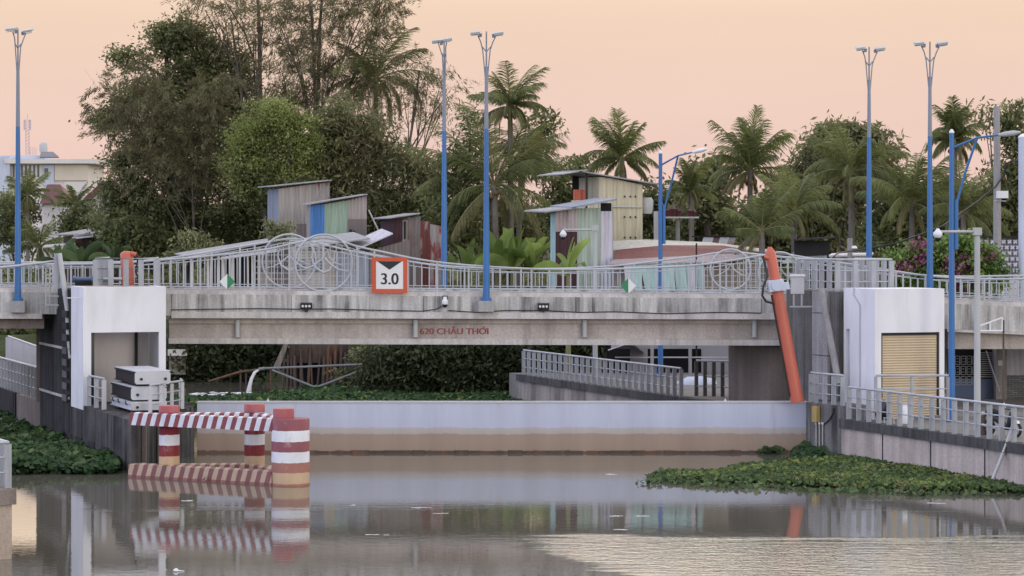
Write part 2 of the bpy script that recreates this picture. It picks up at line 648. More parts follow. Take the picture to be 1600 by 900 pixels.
M['ground'] = mat_ground()

# ------------------------------------------------------------------ the setting: ground, water, banks
def sheet_obj(name, poly, z, mat, kind='structure', zb=None):
    mb = MB()
    if zb is None:
        mb.add([(x, y, z) for x, y in poly], [tuple(range(len(poly)))])
    else:
        mb.prism([(x, y, zb) for x, y in poly], (0, 0, z - zb))
    o = mb.build(name, mat)
    return tag(o, kind=kind)


def qx(d): return 11.97 + .376 * (93 - d)       # water edge of the quay beside the channel
def lx(d): return -12.9 - .376 * (d - 87)       # outer face of the pier peninsula


sheet_obj("ground", [(-9000, -300), (9000, -300), (9000, 16000), (-9000, 16000)], -1.2, M['ground'])
sheet_obj("water", [(-90, -200), (60, -200), (60, 190), (-90, 190)], 0.0, M['water'])


# the land behind the bridge: gently uneven, rising from the water's edge
def terrain():
    xs = np.concatenate([np.linspace(-420, -80, 12), np.linspace(-76, 76, 64), np.linspace(80, 420, 12)])
    ys = np.concatenate([np.linspace(60, 240, 92), np.linspace(250, 900, 24), np.array([1500, 4000])])
    rng = np.random.RandomState(3)
    V, Fq = [], []
    ph = rng.rand(8) * 6

    def height(x, y):
        right = x - (qx(y) + 1.2)                       # inside the quay line
        far_edge = 146 + 3 * math.sin(x * .21) + 2 * math.sin(x * .53 + 1)
        back = y - far_edge
        if x < -52: back = max(back, min(-52 - x, y - 60))
        bank = max(-1.5, min(back * .35, 2.2 + .004 * back))
        if x < qx(y) + 1.2:
            h = bank
        else:
            h = max(bank, min(1.02, right * 1.2 - .3)) if y > 104 else -1.5
            if y > 125: h += min(1.2, (y - 125) * .05)
        return h + .15 * math.sin(x * .9 + ph[0]) * math.sin(y * .7 + ph[1])
    for y in ys:
        for x in xs:
            V.append((x, y, height(x, y)))
    nx = len(xs)
    for j in range(len(ys) - 1):
        for i in range(nx - 1):
            a = j * nx + i
            Fq.append((a, a + 1, a + nx + 1, a + nx))
    o = np_obj("terrain", V, Fq, M['ground'], smooth=True)
    tag(o, kind='structure')


terrain()
# paved ground of the quays, all standing on their walls
sheet_obj("quay_pavement", [(qx(93.0) + .3, 93.0), (qx(74) + .3, 74), (60, 74), (60, 126), (qx(126) + .3, 126)], 1.36, M['pave'], zb=-1.0)
sheet_obj("gatehouse_apron", [(qx(95.6) + .02, 95.6), (qx(93.6) + .02, 93.6), (19, 93.6), (19, 95.6)], 1.5, M['pave'], zb=1.3)

# ------------------------------------------------------------------ walls of the channel
# near quay wall with its dark coping
t = thing("quay_wall", "long pale stained quay wall with dark coping above the green water plants", "quay wall", (qx(93), 93, 0))
mb = MB()
a, b = Vector((qx(93.0), 93.0, -1)), Vector((qx(74), 74, -1))
mb.prism([a, b, b + Vector((.45, .17, 0)), a + Vector((.45, .17, 0))], (0, 0, 2.12))
mb.build("wall", M['quay_conc'], t)
n = -AR
a2, b2 = Vector((qx(93.0), 93.0, 1.122)), Vector((qx(74), 74, 1.122))
L = (b2 - a2).length
mb = MB()
k = 0
s = 0
dv = (b2 - a2).normalized()
while s < L - .1:
    e = min(L, s + 2.2)
    p, q = a2 + dv * s, a2 + dv * (e - .012)
    mb.prism([p + n * .10, q + n * .10, q - n * .35, p - n * .35], (0, 0, .328))
    s = e
mb.build("coping", M['coping'], t)
mb = MB()
for s in (3.05, 6.4, 9.9, 13.6):
    p = a2 + dv * s + n * .004
    mb.prism([p + n * .012, p + dv * .05 + n * .012, p + dv * .05 - n * .05, p - n * .05], (0, 0, -1.6))
mb.build("joint", M['dark'], t)

# pier block that carries the end of the gate
t = thing("gate_abutment", "dark stained concrete block at the pale gate's end, carrying a yellow box", "abutment", (qx(94.6), 94.6, 0))
mb = MB()
p0, p1, p2 = Vector((qx(95.8) + .0, 95.8, -1)), Vector((qx(94.6) - .35, 94.6, -1)), Vector((qx(93.02) - .04, 93.02, -1))
mb.prism([p0, Vector((10.98, 94.9, -1)), Vector((12.02, 93.02, -1)), Vector((13.4, 93.5, -1)), Vector((13.0, 96.2, -1))], (0, 0, 2.9))
mb.build("block", concrete("abutment_concrete", (.20, .19, .185), (.28, .26, .25), (.045, .04, .04), .95, 1.6), t)

# far quay wall beyond the bridge
t = thing("far_quay_wall", "pale retaining wall with dark coping seen under the bridge behind the gate", "quay wall", (qx(124), 124, 0))
a, b = Vector((qx(124.0), 124.0, -1)), Vector((qx(97), 97, -1))
mb = MB()
mb.prism([a, b, b + Vector((.45, .17, 0)), a + Vector((.45, .17, 0))], (0, 0, 2.09))
mb.prism([a, a + AR * 30, a + AR * 30 + AX * .4, a + AX * .4], (0, 0, 1.95))
mb.build("wall", concrete("far_quay_concrete", (.50, .43, .39), (.42, .37, .33), (.08, .07, .065), .8, .8), t)
mb = MB()
a2, b2 = Vector((qx(124.0), 124.0, 1.092)), Vector((qx(97), 97, 1.092))
mb.prism([a2 + n * .12, b2 + n * .12, b2 - n * .4, a2 - n * .4], (0, 0, .308))
mb.build("coping", M['coping'], t)

# pier peninsula on the other side
t = thing("lock_pier", "dark water-stained concrete pier under the open white gatehouse", "pier", (-12.9, 87, 0))
mb = MB()
zt = 1.78
Bp, Cp = (-12.9, 87.0), (-11.75, 94.6)
poly = [(lx(97.4), 97.4), Bp, (-12.72, 87.05), Cp, (-12.35, 97.4)]
mb.prism([(x, y, -1) for x, y in poly], (0, 0, zt + 1))
mb.build("platform", M['nose_conc'], t)
mb = MB()
# vertical rubbing timbers and joints on the pier nose
for (x, y, w) in ((-12.95, 87.35, .13), (-14.28, 91.0, .16), (-12.58, 87.6, .13), (-12.3, 89.4, .10)):
    mb.box(x - w / 2, x + w / 2, y - .1, y + .1, -.6, zt - .05)
mb.build("rubbing_strip", M['tan_conc'], t)
for d in (90.6, 93.0, 95.2, 97.0):       # near-black slabs standing in for shaded toe pockets along the foot
    p = Vector((lx(d), d, -.4))
    mb = MB()
    mb.prism([p + n * .03, p + n * .03 + AX * 1.15, p + AX * 1.15 - n * .1, p - n * .1], (0, 0, .98))
    mb.build("toe_shade_slab", M['dark'], t)

t = thing("bridge_pier", "tall dark streaked concrete pier tower behind the white gatehouse and beside the tan column", "pier", (-17.6, 99, 0))
mb = MB()
tw = Vector((lx(97.46), 97.46, -1))
mb.prism([tw, (lx(99.8), 99.8, -1), (lx(99.8) + 3.9, 99.8, -1), tw + AR * 3.3], (0, 0, 7.05))
mb.build("tower", M['dark_conc'], t)
mb = MB()
mb.prism([(lx(99.82), 99.82, -1), (lx(103.4), 103.4, -1), (lx(103.4) + 3, 103.4, -1), (lx(99.82) + 3, 99.82, -1)], (0, 0, 6.25))
mb.build("buttress", M['dark_conc'], t)
mb = MB()
for z in (1.86, 3.72):
    p, q = Vector((lx(97.5), 97.5, z)), Vector((lx(103.3), 103.3, z))
    mb.prism([p + n * .05, q + n * .05, q - n * .05, p - n * .05], (0, 0, .09))
mb.build("pour_ledge", M['ledge'], t)
mb = MB()
for z in (1.9, 2.35, 2.8, 3.25, 3.7, 4.2, 4.65, 5.1):
    p = Vector((lx(98.0), 98.0, z)) + n * .03
    mb.cbox(p, AX, n, (0, 0, 1), .9, .16, .26)
mb.build("fender_block", M['black'], t)

# the walls continuing beyond the pier, with the walkway on them
t = thing("side_quay_wall", "brown stained quay wall running back beside the dark pier and the water plants", "quay wall", (lx(110), 110, 0))
mb = MB()
mb.prism([(lx(103.42), 103.42, -1), (lx(128), 128, -1), (lx(128) + 4.2, 128, -1), (lx(103.42) + 4.2, 103.42, -1)], (0, 0, 2.4))
mb.build("wall", M['tan_conc'], t)
mb = MB()
mb.prism([(lx(108.6) - .06, 108.6, 0), (lx(128) - .06, 128, 0), (lx(128) + .3, 128, 0), (lx(108.6) + .3, 108.6, 0)], (0, 0, 1.42))
mb.build("dark_facing", M['dark_conc'], t)

t = thing("approach_column", "tan concrete column carrying the bridge deck beside the dark pier", "column", (-18.4, 104, 0))
mb = MB()
mb.box(-19.25, -18.2, 103.6, 104.6, 1.38, 4.62)
mb.build("shaft", M['tan_conc'], t)

def tx(d): return qx(d) + 1.24      # face of the pier tower, set back from the quay edge


# right-hand pier tower
t = thing("hoist_pier", "tall weathered concrete pier tower behind the orange ram and the white gatehouse", "pier", (11.6, 97, 0))
mb = MB()
tw = Vector((tx(95.66), 95.66, -1))
mb.prism([tw, (tx(99.7), 99.7, -1), (tx(99.7) + 4.3, 99.7, -1), tw + AR * 3.3], (0, 0, 7.0))
mb.build("tower", M['pier_conc'], t)
mb = MB()
c0 = Vector((tx(96.9) + .02, 96.9, 0))
for zb, zt2 in ((1.9, 3.55), (3.58, 5.15), (5.18, 5.98)):
    mb.prism([c0 + n * .13 - AX * .62 + Vector((0, 0, zb)), c0 + n * .13 + AX * .62 + Vector((0, 0, zb)), c0 - n * .1 + AX * .62 + Vector((0, 0, zb)), c0 - n * .1 - AX * .62 + Vector((0, 0, zb))], (0, 0, zt2 - zb))
mb.build("pilaster", M['pale_conc'], t)
mb = MB()
pA = P(1287, 452, 96.0); pB = P(1318, 600, 94.9)
mb.tube([pA + n * .1, pB + n * .2], .13, 8)
mb.build("strut", M['pale_conc'], t)

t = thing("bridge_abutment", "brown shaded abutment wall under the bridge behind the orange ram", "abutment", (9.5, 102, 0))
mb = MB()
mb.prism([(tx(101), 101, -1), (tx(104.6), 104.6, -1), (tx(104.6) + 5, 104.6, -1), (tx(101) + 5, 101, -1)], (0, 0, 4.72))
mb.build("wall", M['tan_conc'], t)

# ------------------------------------------------------------------ the bridge
def interp(pts, x):
    if x <= pts[0][0]: return pts[0][1]
    for (x0, y0), (x1, y1) in zip(pts, pts[1:]):
        if x <= x1:
            u = (x - x0) / (x1 - x0)
            return y0 + (y1 - y0) * u
    return pts[-1][1]


def smooth_interp(pts, x):
    """Catmull-Rom through the points"""
    n_ = len(pts)
    if x <= pts[0][0]: return pts[0][1]
    if x >= pts[-1][0]: return pts[-1][1]
    i = 0
    while pts[i + 1][0] < x: i += 1
    p0, p1, p2, p3 = pts[max(0, i - 1)], pts[i], pts[i + 1], pts[min(n_ - 1, i + 2)]
    h = p2[0] - p1[0]
    u = (x - p1[0]) / h
    m1 = (p2[1] - p0[1]) / (p2[0] - p0[0]) * h
    m2 = (p3[1] - p1[1]) / (p3[0] - p1[0]) * h
    return (2 * u**3 - 3 * u**2 + 1) * p1[1] + (u**3 - 2 * u**2 + u) * m1 + (-2 * u**3 + 3 * u**2) * p2[1] + (u**3 - u**2) * m2


DB = 100.0                    # the near face of the bridge
DK = 104.9                    # its far railing
def bx(x): return (x - 800) * DB / F
def bz(y): return H - (y - YH) * DB / F


KERB = [(-720, 446), (0, 450), (265, 453), (720, 457), (1200, 460), (1400, 465), (1600, 473), (1900, 488), (2320, 508)]
bridge = thing("bridge", "grey concrete girder bridge with stained parapet spanning the canal above the pale gate", "bridge", (0, DB, 3.8))


def strip(x0, x1, top, bot, y0, y1, mat, name, step=20, jitter=0.0, parent=bridge):
    """a beam following the bridge profile: rows top(x), bot(x) in the near-face plane, depth y0..y1"""
    mb = MB()
    xs = list(np.arange(x0, x1, step)) + [x1]
    vs_ = []
    for x in xs:
        zt_, zb_ = bz(top(x)), bz(bot(x))
        vs_ += [(bx(x), y0, zb_), (bx(x), y0, zt_), (bx(x), y1, zt_), (bx(x), y1, zb_)]
    fs = []
    for i in range(len(xs) - 1):
        for k in range(4):
            fs.append((4 * i + k, 4 * i + (k + 1) % 4, 4 * i + 4 + (k + 1) % 4, 4 * i + 4 + k))
    fs.append((3, 2, 1, 0))
    m = 4 * (len(xs) - 1)
    fs.append((m, m + 1, m + 2, m + 3))
    mb.add(vs_, fs)
    mb.f = [tuple(reversed(f)) for f in mb.f]
    return mb.build(name, mat, parent)


kerb = lambda x: interp(KERB, x)
strip(-720, 2320, lambda x: kerb(x), lambda x: kerb(x) + 7, DB + .10, DB + .45, M['ledge'], "kerb")
# parapet fascia cast in lengths with open joints
edges = [-720, -500, -280, -60, 268, 455, 662, 926, 1190, 1470, 1700, 1900, 2110, 2320]
for i, (e0, e1) in enumerate(zip(edges, edges[1:])):
    drop = 34 if 268 <= e0 < 1190 else 40
    if e0 >= 1470: drop = 46
    strip(e0 + .4, e1 - .4, lambda x: kerb(x) + 6.2, lambda x: kerb(x) + drop, DB, DB + .35, M['conc'], "parapet")
strip(268, 1215, lambda x: interp([(268, 487), (1215, 489)], x), lambda x: interp([(268, 497), (1215, 499)], x), DB - .06, DB + .6, M['ledge'], "deck_edge")
strip(-720, 66, lambda x: 490, lambda x: 498, DB - .03, DB + .5, M['ledge'], "deck_edge")
strip(1480, 2320, lambda x: kerb(x) + 46.2, lambda x: kerb(x) + 50, DB - .03, DB + .5, M['ledge'], "deck_edge")
# deck slab
strip(-720, 2320, lambda x: kerb(x) + 12, lambda x: kerb(x) + 32, DB + .36, DK + .3, M['girder'], "deck")
strip(-720, 2320, lambda x: kerb(x) + 3, lambda x: kerb(x) + 11.5, DB + .5, DK - .1, M['pave'], "road")
strip(-720, 2320, lambda x: kerb(x), lambda x: kerb(x) + 36, DK + .31, DK + .6, M['conc'], "parapet")
# girders: web with flanges, one behind the other
for gi, dy in enumerate((0.45, 2.2, 4.0)):
    strip(262, 1222, lambda x: 497.5, lambda x: 506, DB + dy - .12, DB + dy + .55, M['girder'], "girder_flange")
    g = strip(262, 1222, lambda x: 505.5, lambda x: 530.5, DB + dy, DB + dy + .42, M['girder'], "girder_web")
    strip(262, 1222, lambda x: interp([(262, 529), (1222, 531)], x), lambda x: interp([(262, 537.5), (1222, 540.5)], x), DB + dy - .16, DB + dy + .6, M['ledge'], "girder_flange")
for gi, dy in enumerate((0.4, 3.0)):
    strip(-720, 66, lambda x: 498, lambda x: 514, DB + dy, DB + dy + .6, M['tan_conc'], "girder_web")
    strip(1484, 2320, lambda x: 519, lambda x: 546, DB + dy, DB + dy + .6, M['girder'], "girder_web")
mb = MB()
for gap in ((262, 1222),):
    for x in (268, 1216):
        mb.box(bx(x) - .15, bx(x) + .15, DB + .5, DK, bz(530), bz(500))
mb.build("diaphragm", M['girder'], bridge)
for x in (370, 649, 914, 1180):
    mb = MB()
    mb.tube([(bx(x), DB + .28, bz(500)), (bx(x), DB + .28, bz(526))], .095, 10, False)
    mb.tube([(bx(x), DB + .28, bz(526)), (bx(x), DB + .28, bz(527.3))], .115, 10)
    mb.build("drain_pipe", M['galv'], bridge)
    MB().tube([(bx(x), DB + .28, bz(527.3)), (bx(x), DB + .28, bz(527.5))], .09, 10).build("pipe_mouth", M['black'], bridge)


def text_obj(body, size, mat, parent, loc, extrude=.004, bold=(0,), rot=(RAD(90), 0, 0), width=None, name="lettering", align='CENTER'):
    c = bpy.data.curves.new("lettering_curve", 'FONT')
    c.body = body
    c.size = size
    c.extrude = extrude
    c.align_x = align
    c.align_y = 'CENTER'
    o = bpy.data.objects.new("lettering_curve", c)
    COL.objects.link(o)
    bpy.context.view_layer.update()
    dg = bpy.context.evaluated_depsgraph_get()
    me = bpy.data.meshes.new_from_object(o.evaluated_get(dg))
    bpy.data.objects.remove(o)
    bpy.data.curves.remove(c)
    xs = [v.co.x for v in me.vertices]
    if len(bold) > 1:                       # heavier strokes: the same outline laid again a little to the side
        vv = [tuple(v.co) for v in me.vertices]
        ff = [tuple(pl.vertices) for pl in me.polygons]
        V2, F2 = [], []
        for i, b in enumerate(bold):
            V2 += [(x + b, y, z + .0006 * i) for x, y, z in vv]
            F2 += [tuple(k + i * len(vv) for k in f) for f in ff]
        me = bpy.data.meshes.new("lettering")
        me.from_pydata(V2, [], F2)
    sx = 1.0
    if width: sx = width / (max(xs) - min(xs))
    me.transform(Matrix.Diagonal((sx, 1, 1, 1)))
    me.transform(Matrix.Rotation(rot[0], 4, 'X'))
    if rot[2]: me.transform(Matrix.Rotation(rot[2], 4, 'Z'))
    me.transform(Matrix.Translation(Vector(loc) - (offset(parent) if parent else Vector())))
    me.materials.clear()
    me.materials.append(mat)
    me.name = name
    r = bpy.data.objects.new(name, me)
    link(r, parent)
    return r


text_obj("620 CHÂU THOI", .34, M['red_letters'], bridge, (bx(709.5), DB + .444, bz(518.8)), .003, (-.012, 0, .012), width=bx(763) - bx(656))
for q0, q1 in (((754.6, 513.2), (757.0, 510.6)), ((757.6, 516.6), (760.2, 513.6))):      # the accent and the horn of the last O
    MB().tube([(bx(q0[0]), DB + .446, bz(q0[1])), (bx(q1[0]), DB + .446, bz(q1[1]))], .018, 5).build("lettering_accent", M['red_letters'], bridge)

# cables slung along the parapet
for lab, pts in (("thin black cable sagging along the bridge parapet between dark lamp and dome camera", [(268, 484), (330, 483), (400, 482), (470, 483), (520, 482.5), (600, 485), (660, 486), (682, 483), (690, 478)]),
                 ("thin black cable lying along the deck edge from the dome camera to the orange ram", [(700, 485), (745, 488), (790, 485), (850, 485), (905, 488), (960, 487), (1040, 490), (1120, 488), (1190, 489)])):
    o = MB().tube([(bx(x), DB - .07, bz(y)) for x, y in pts], .022, 6).build("cable", M['black'])
    tag(o, lab, "cable")

# ------------------------------------------------------------------ bridge railings
FRONT = [(-715, 409), (80, 413), (180, 411.5), (230, 408), (300, 402.5), (360, 396.5), (415, 390), (455, 381), (490, 373.5), (508, 372), (530, 376), (560, 385.5),
         (600, 394), (650, 404.5), (700, 411.5), (760, 416.5), (830, 420), (900, 421), (960, 420), (1020, 418), (1090, 414), (1150, 406), (1187, 399.5), (1218, 396),
         (1250, 401), (1300, 409), (1345, 415), (1400, 424), (1450, 431), (1500, 434.5), (1560, 436), (1640, 436), (1900, 447), (2310, 468)]
# the far railing has the same bows, given in its own plane
kb = DK / DB


def far_curve(pts):
    return pts


BACK = [(-700, 409), (60, 410), (150, 410), (230, 407), (300, 398), (370, 386), (420, 378), (452, 373), (480, 376), (530, 388), (600, 402), (680, 414), (760, 419),
        (850, 420), (920, 418), (980, 413.5), (1040, 406), (1090, 400), (1120, 395), (1142, 393), (1170, 396), (1200, 399), (1270, 406), (1340, 416), (1420, 428), (1500, 432), (1600, 431), (1900, 442), (2300, 462)]


def railing(name, label, curve, d, kerb_px, posts, ornaments, baluster_px):
    t = thing(name, label, "railing", (0, d, H - (455 - YH) * d / F))

    def X(x): return (x - 800) * d / F
    def Z(y): return H - (y - YH) * d / F
    # top rails
    xs = np.arange(curve[0][0], curve[-1][0], 8.0)
    MB().tube([(X(x), d, Z(smooth_interp(curve, x))) for x in xs], .04, 8).build("top_rail", M['rail'], t)
    MB().tube([(X(x), d, Z(smooth_interp(curve, x) + 6.0)) for x in xs], .022, 6).build("sub_rail", M['rail'], t)
    for off, r in ((-5.5, .022), (-1.8, .022)):
        MB().tube([(X(x), d, Z(kerb_px(x) + off)) for x in xs], r, 6).build("bottom_rail", M['rail'], t)
    for x in posts:
        mb = MB()
        zt_, zb_ = Z(smooth_interp(curve, x)), Z(kerb_px(x) + 3.5)
        mb.box(X(x) - .035, X(x) + .035, d - .03, d + .03, zb_, zt_)
        mb.build("post", M['rail'], t)
    for p0, p1 in zip(posts, posts[1:]):
        if any(o[0] - 2 <= p0 and p1 <= o[1] + 2 for o in ornaments):
            continue
        nb = max(2, round((p1 - p0) / baluster_px))
        mb = MB()
        for k in range(1, nb):
            x = p0 + (p1 - p0) * k / nb
            mb.box(X(x) - .018, X(x) + .018, d - .014, d + .014, Z(kerb_px(x) - 5.5), Z(smooth_interp(curve, x) + 6))
        mb.build("baluster_panel", M['rail'], t)
    for (o0, o1, cx, cy, r, motif) in ornaments:
        mb = MB()
        dl = d - .012
        yb = kerb_px(cx) - 5.5
        x = o0 + 7.5
        while x < o1 - 3:
            mb.box(X(x) - .014, X(x) + .014, dl - .01, dl + .01, Z(yb), Z(smooth_interp(curve, x) + 5))
            x += 9.4
        y = yb - 9
        while y > smooth_interp(curve, cx) + 6:
            lim = [xx for xx in np.arange(o0, o1 + 1, 2) if smooth_interp(curve, xx) + 6 < y]
            if lim:
                mb.box(X(lim[0]), X(lim[-1]), dl + .014, dl + .034, Z(y) - .014, Z(y) + .014)
            y -= 9.4
        mb.build("lattice", M['rail'], t)
        mb = MB()
        ring = [(X(cx + r * math.cos(a)), d - .075, Z(cy - r * math.sin(a))) for a in np.linspace(0, 2 * math.pi, 49)]
        mb.tube(ring, .04, 8, False)
        mb.build("ring", M['rail'], t)
        mb = MB()
        for stroke in motif:
            pts = [(X(cx + r * u), d - .13, Z(cy - r * v)) for u, v, w in stroke]
            mb.tube(pts, [max(.011, w * .55 * r * d / F) for u, v, w in stroke], 8)
        mb.build("motif", M['rail'], t)
    return t


# flying-bird motif: two swept wings, a neck, a fan of curves
BIRD = [[(-.95, -.28, .01), (-.6, -.2, .035), (-.3, -.05, .05), (-.02, .18, .05), (.1, .42, .02)],
        [(.02, .2, .04), (.22, -.02, .07), (.5, -.22, .06), (.9, -.30, .01)],
        [(-.32, .55, .015), (-.42, .2, .05), (-.3, -.15, .07), (0, -.34, .075), (.22, -.25, .06), (.36, .05, .05), (.40, .45, .02)],
        [(.12, .5, .015), (.2, .2, .035), (.42, .0, .04), (.7, -.1, .02)]]
BIRD2 = [[(-.8, -.35, .01), (-.45, -.2, .04), (-.15, .0, .05), (.05, .28, .02)], [(.02, .25, .03), (.25, -.08, .06), (.6, -.28, .05), (.85, -.3, .015)], [(.3, .35, .015), (.4, .05, .03), (.62, -.12, .02)]]
postsF = [-699 + 46 * i for i in range(25)] + [452, 558] + [585 + 49.1 * i for i in range(12)] + [1166, 1270] + [1308 + 46 * i for i in range(22)]
railing("near_bridge_railing", "grey ornamented railing along the near edge of the bridge, right behind the 3.0 sign", FRONT, DB + .25, kerb, postsF,
        [(452, 558, 506, 411, 44.5, BIRD), (1166, 1270, 1218, 427, 33, BIRD2)], 11.6)
kerbK = lambda x: interp([(-700, 444), (265, 449), (720, 452.5), (1200, 455), (1400, 459), (1600, 467), (1900, 480), (2320, 500)], x)
postsB = [-681 + 44 * i for i in range(25)] + [398, 505] + [549 + 44.2 * i for i in range(13)] + [1098, 1187] + [1231 + 45 * i for i in range(24)]
railing("far_bridge_railing", "grey ornamented railing along the far edge of the bridge, before the shacks", BACK, DK + .45, kerbK, postsB,
        [(398, 505, 452, 408, 42, BIRD), (1098, 1187, 1141, 421, 31.5, BIRD2)], 11.0)


# ------------------------------------------------------------------ flat-post guard rails of quays and platforms
def guard_rail(name, label, path, h=1.12, gap=.72, pw=.17, mids=(.36, .70), cat="guard rail", mat_post=None, ext=.0):
    path = [Vector(p) for p in path]
    t = thing(name, label, cat, path[0])
    # walk the path
    segs = [(a_, b_) for a_, b_ in zip(path, path[1:])]
    for lvl, r, nm in [(h, .042, "top_rail")] + [(m, .022, "mid_rail") for m in mids]:
        MB().tube([p + Vector((0, 0, lvl)) for p in path], r, 8).build(nm, M['rail'], t)
    first = True
    for a_, b_ in segs:
        L_ = (b_ - a_).length
        k_ = max(1, round(L_ / gap))
        dirv = (b_ - a_).normalized()
        side = dirv.cross(Vector((0, 0, 1)))
        for i in range(0 if first else 1, k_ + 1):
            p = a_ + (b_ - a_) * (i / k_)
            mb = MB()
            mb.cbox(p + Vector((0, 0, (h - .05) / 2)), AR, AX, (0, 0, 1), pw, .07, h - .05)
            mb.build("post", mat_post or M['post'], t)
        first = False
    return t


zq = 1.45
q = lambda d, o=.12: Vector((qx(d) + o, d, zq))
guard_rail("quay_guard_rail", "long grey flat-post guard rail on the quay coping with a person sitting behind it",
           [q(92.7), q(76)], 1.16, .73, .175, (.42, .80))
zb = 1.90
guard_rail("abutment_guard_rail", "short level grey guard rail on the concrete block beside the pale gate",
           [Vector((11.13, 95.3, zb)), Vector((11.25, 94.75, zb)), Vector((12.05, 93.25, zb))], 1.1, .62, .17, (.36, .72))
guard_rail("shutter_guard_rail", "thin grey guard rail in front of the cream roller shutter",
           [Vector((13.15, 92.55, 1.42)), Vector((15.78, 92.55, 1.42))], 1.62, 1.7, .10, (1.14,))
guard_rail("far_quay_guard_rail", "pale grey guard rail of many flat posts beyond the bridge on the far quay wall",
           [Vector((qx(123.6) + .1, 123.6, 1.4)), Vector((qx(106.4) + .1, 106.4, 1.4))], 1.18, .68, .17, (.36, .78))
zc = 6.0
guard_rail("hoist_guard_rail", "grey flat-post guard rail around the top of the concrete hoist pier beside the orange ram",
           [Vector((tx(99.0) + .12, 99.0, zc)), Vector((tx(96.0) + .12, 96.0, zc)), Vector((tx(96.0) + 2.2, 96.35, zc)), Vector((tx(99.2) + 2.4, 99.2, zc))], 1.2, .62, .2, (.36, .78))
guard_rail("pier_top_guard_rail", "grey flat-post guard rail around the orange ram head above the open gatehouse",
           [Vector((lx(99.3) + 1.9, 99.3, 6.05)), Vector((lx(97.55) + 1.0, 97.55, 6.05)), Vector((lx(97.55) + 3.3, 97.6, 6.05)), Vector((lx(97.55) + 3.1, 99.5, 6.05))], 1.18, .62, .2, (.36, .78))
guard_rail("pier_platform_rail", "pale guard rail around the platform end behind the stacked steel beams",
           [Vector((-12.75, 90.2, 1.8)), Vector((-11.98, 93.0, 1.8)), Vector((-12.2, 94.2, 1.8))], 1.02, 1.0, .13, (.34, .68), mat_post=M['log_grey'])
guard_rail("pier_edge_rail", "short pale guard rail between the gatehouse doorway and the stacked steel beams",
           [Vector((lx(94.6) + .12, 94.6, 1.8)), Vector((lx(92.6) + .25, 92.6, 1.8))], 1.12, .9, .16, (.38, .75), mat_post=M['log_grey'])
guard_rail("side_quay_guard_rail", "pale guard rail along the quay wall beyond the dark pier",
           [Vector((lx(104.2) + .12, 104.2, 1.42)), Vector((lx(124) + .12, 124, 1.42))], 1.3, .8, .13, (.42, .84))
guard_rail("steps_guard_rail", "low white guard rail panel beyond the dark pier and tan column",
           [Vector((lx(112) + 1.7, 112, 2.0)), Vector((lx(125) + 2.6, 125, 2.0))], 1.2, .4, .26, (.42, .84), mat_post=M['log_grey'])
guard_rail("dark_post_rail", "dark flat-post guard rail in the shade under the bridge before the abutment",
           [Vector((7.75, 107.6, 1.37)), Vector((9.5, 106.6, 1.37))], 1.48, .42, .15, (.4, .85), mat_post=M['post_dark'])
guard_rail("abutment_end_rail", "short pale guard rail beside the brown abutment wall under the bridge",
           [Vector((9.62, 106.2, 1.37)), Vector((10.05, 105.1, 1.37))], 1.15, .4, .15, (.4, .8))

# ------------------------------------------------------------------ the tide gate
gate = thing("tide_gate", "long pale lilac steel gate with brown tide stains closing the canal", "gate", (0, 95.3, 0))
GD = 95.3
def gx(x): return (x - 800) * GD / F
mb = MB()
mb.box(gx(308), gx(1262), GD, GD + .5, -1.0, H - (629.5 - YH) * GD / F)
mb.build("leaf", M['gate'], gate)
mb = MB()
mb.box(gx(308), gx(1262), GD - .03, GD + .53, H - (629.3 - YH) * GD / F, H - (628.0 - YH) * GD / F + .01)
mb.build("top_edge", M['log_grey'], gate)
rg = random.Random(4)
mb = MB()
x = 492
while x < 1180:
    w = rg.uniform(12, 50)
    mb.box(gx(x), gx(min(1182, x + w)), GD - .05, GD - .002, -.2, .05 + rg.uniform(.02, .06))
    x += w + rg.choice([.5, 1, 2, 6])
mb.build("waterline_band", M['boards'], gate)  # ragged dark pieces along the gate's waterline
for x in (418, 1134):
    MB().lathe(Vector((gx(x), GD + .2, 1.86)), [(.09, 0), (.07, .05), (.02, .13), (.008, .16)], 8).build("vent_cap", M['log_grey'], gate)

# ------------------------------------------------------------------ gatehouses
UZ = Vector((0, 0, 1))


def wall_with_hole(mb, o, u, w, h, th, hole, nrm):
    """a wall from corner o along u (w wide, h high), th thick towards nrm, with a hole (u0,u1,z0,z1) or None"""
    o = Vector(o)
    u = Vector(u).normalized()
    nv = Vector(nrm).normalized() * th
    if hole is None:
        return mb.ob(o, u * w, nv, UZ * h)
    u0, u1, z0, z1 = hole
    mb.ob(o, u * u0, nv, UZ * h)
    mb.ob(o + u * u1, u * (w - u1), nv, UZ * h)
    mb.ob(o + u * u0 + UZ * z1, u * (u1 - u0), nv, UZ * (h - z1))
    if z0 > 0: mb.ob(o + u * u0, u * (u1 - u0), nv, UZ * z0)
    return mb


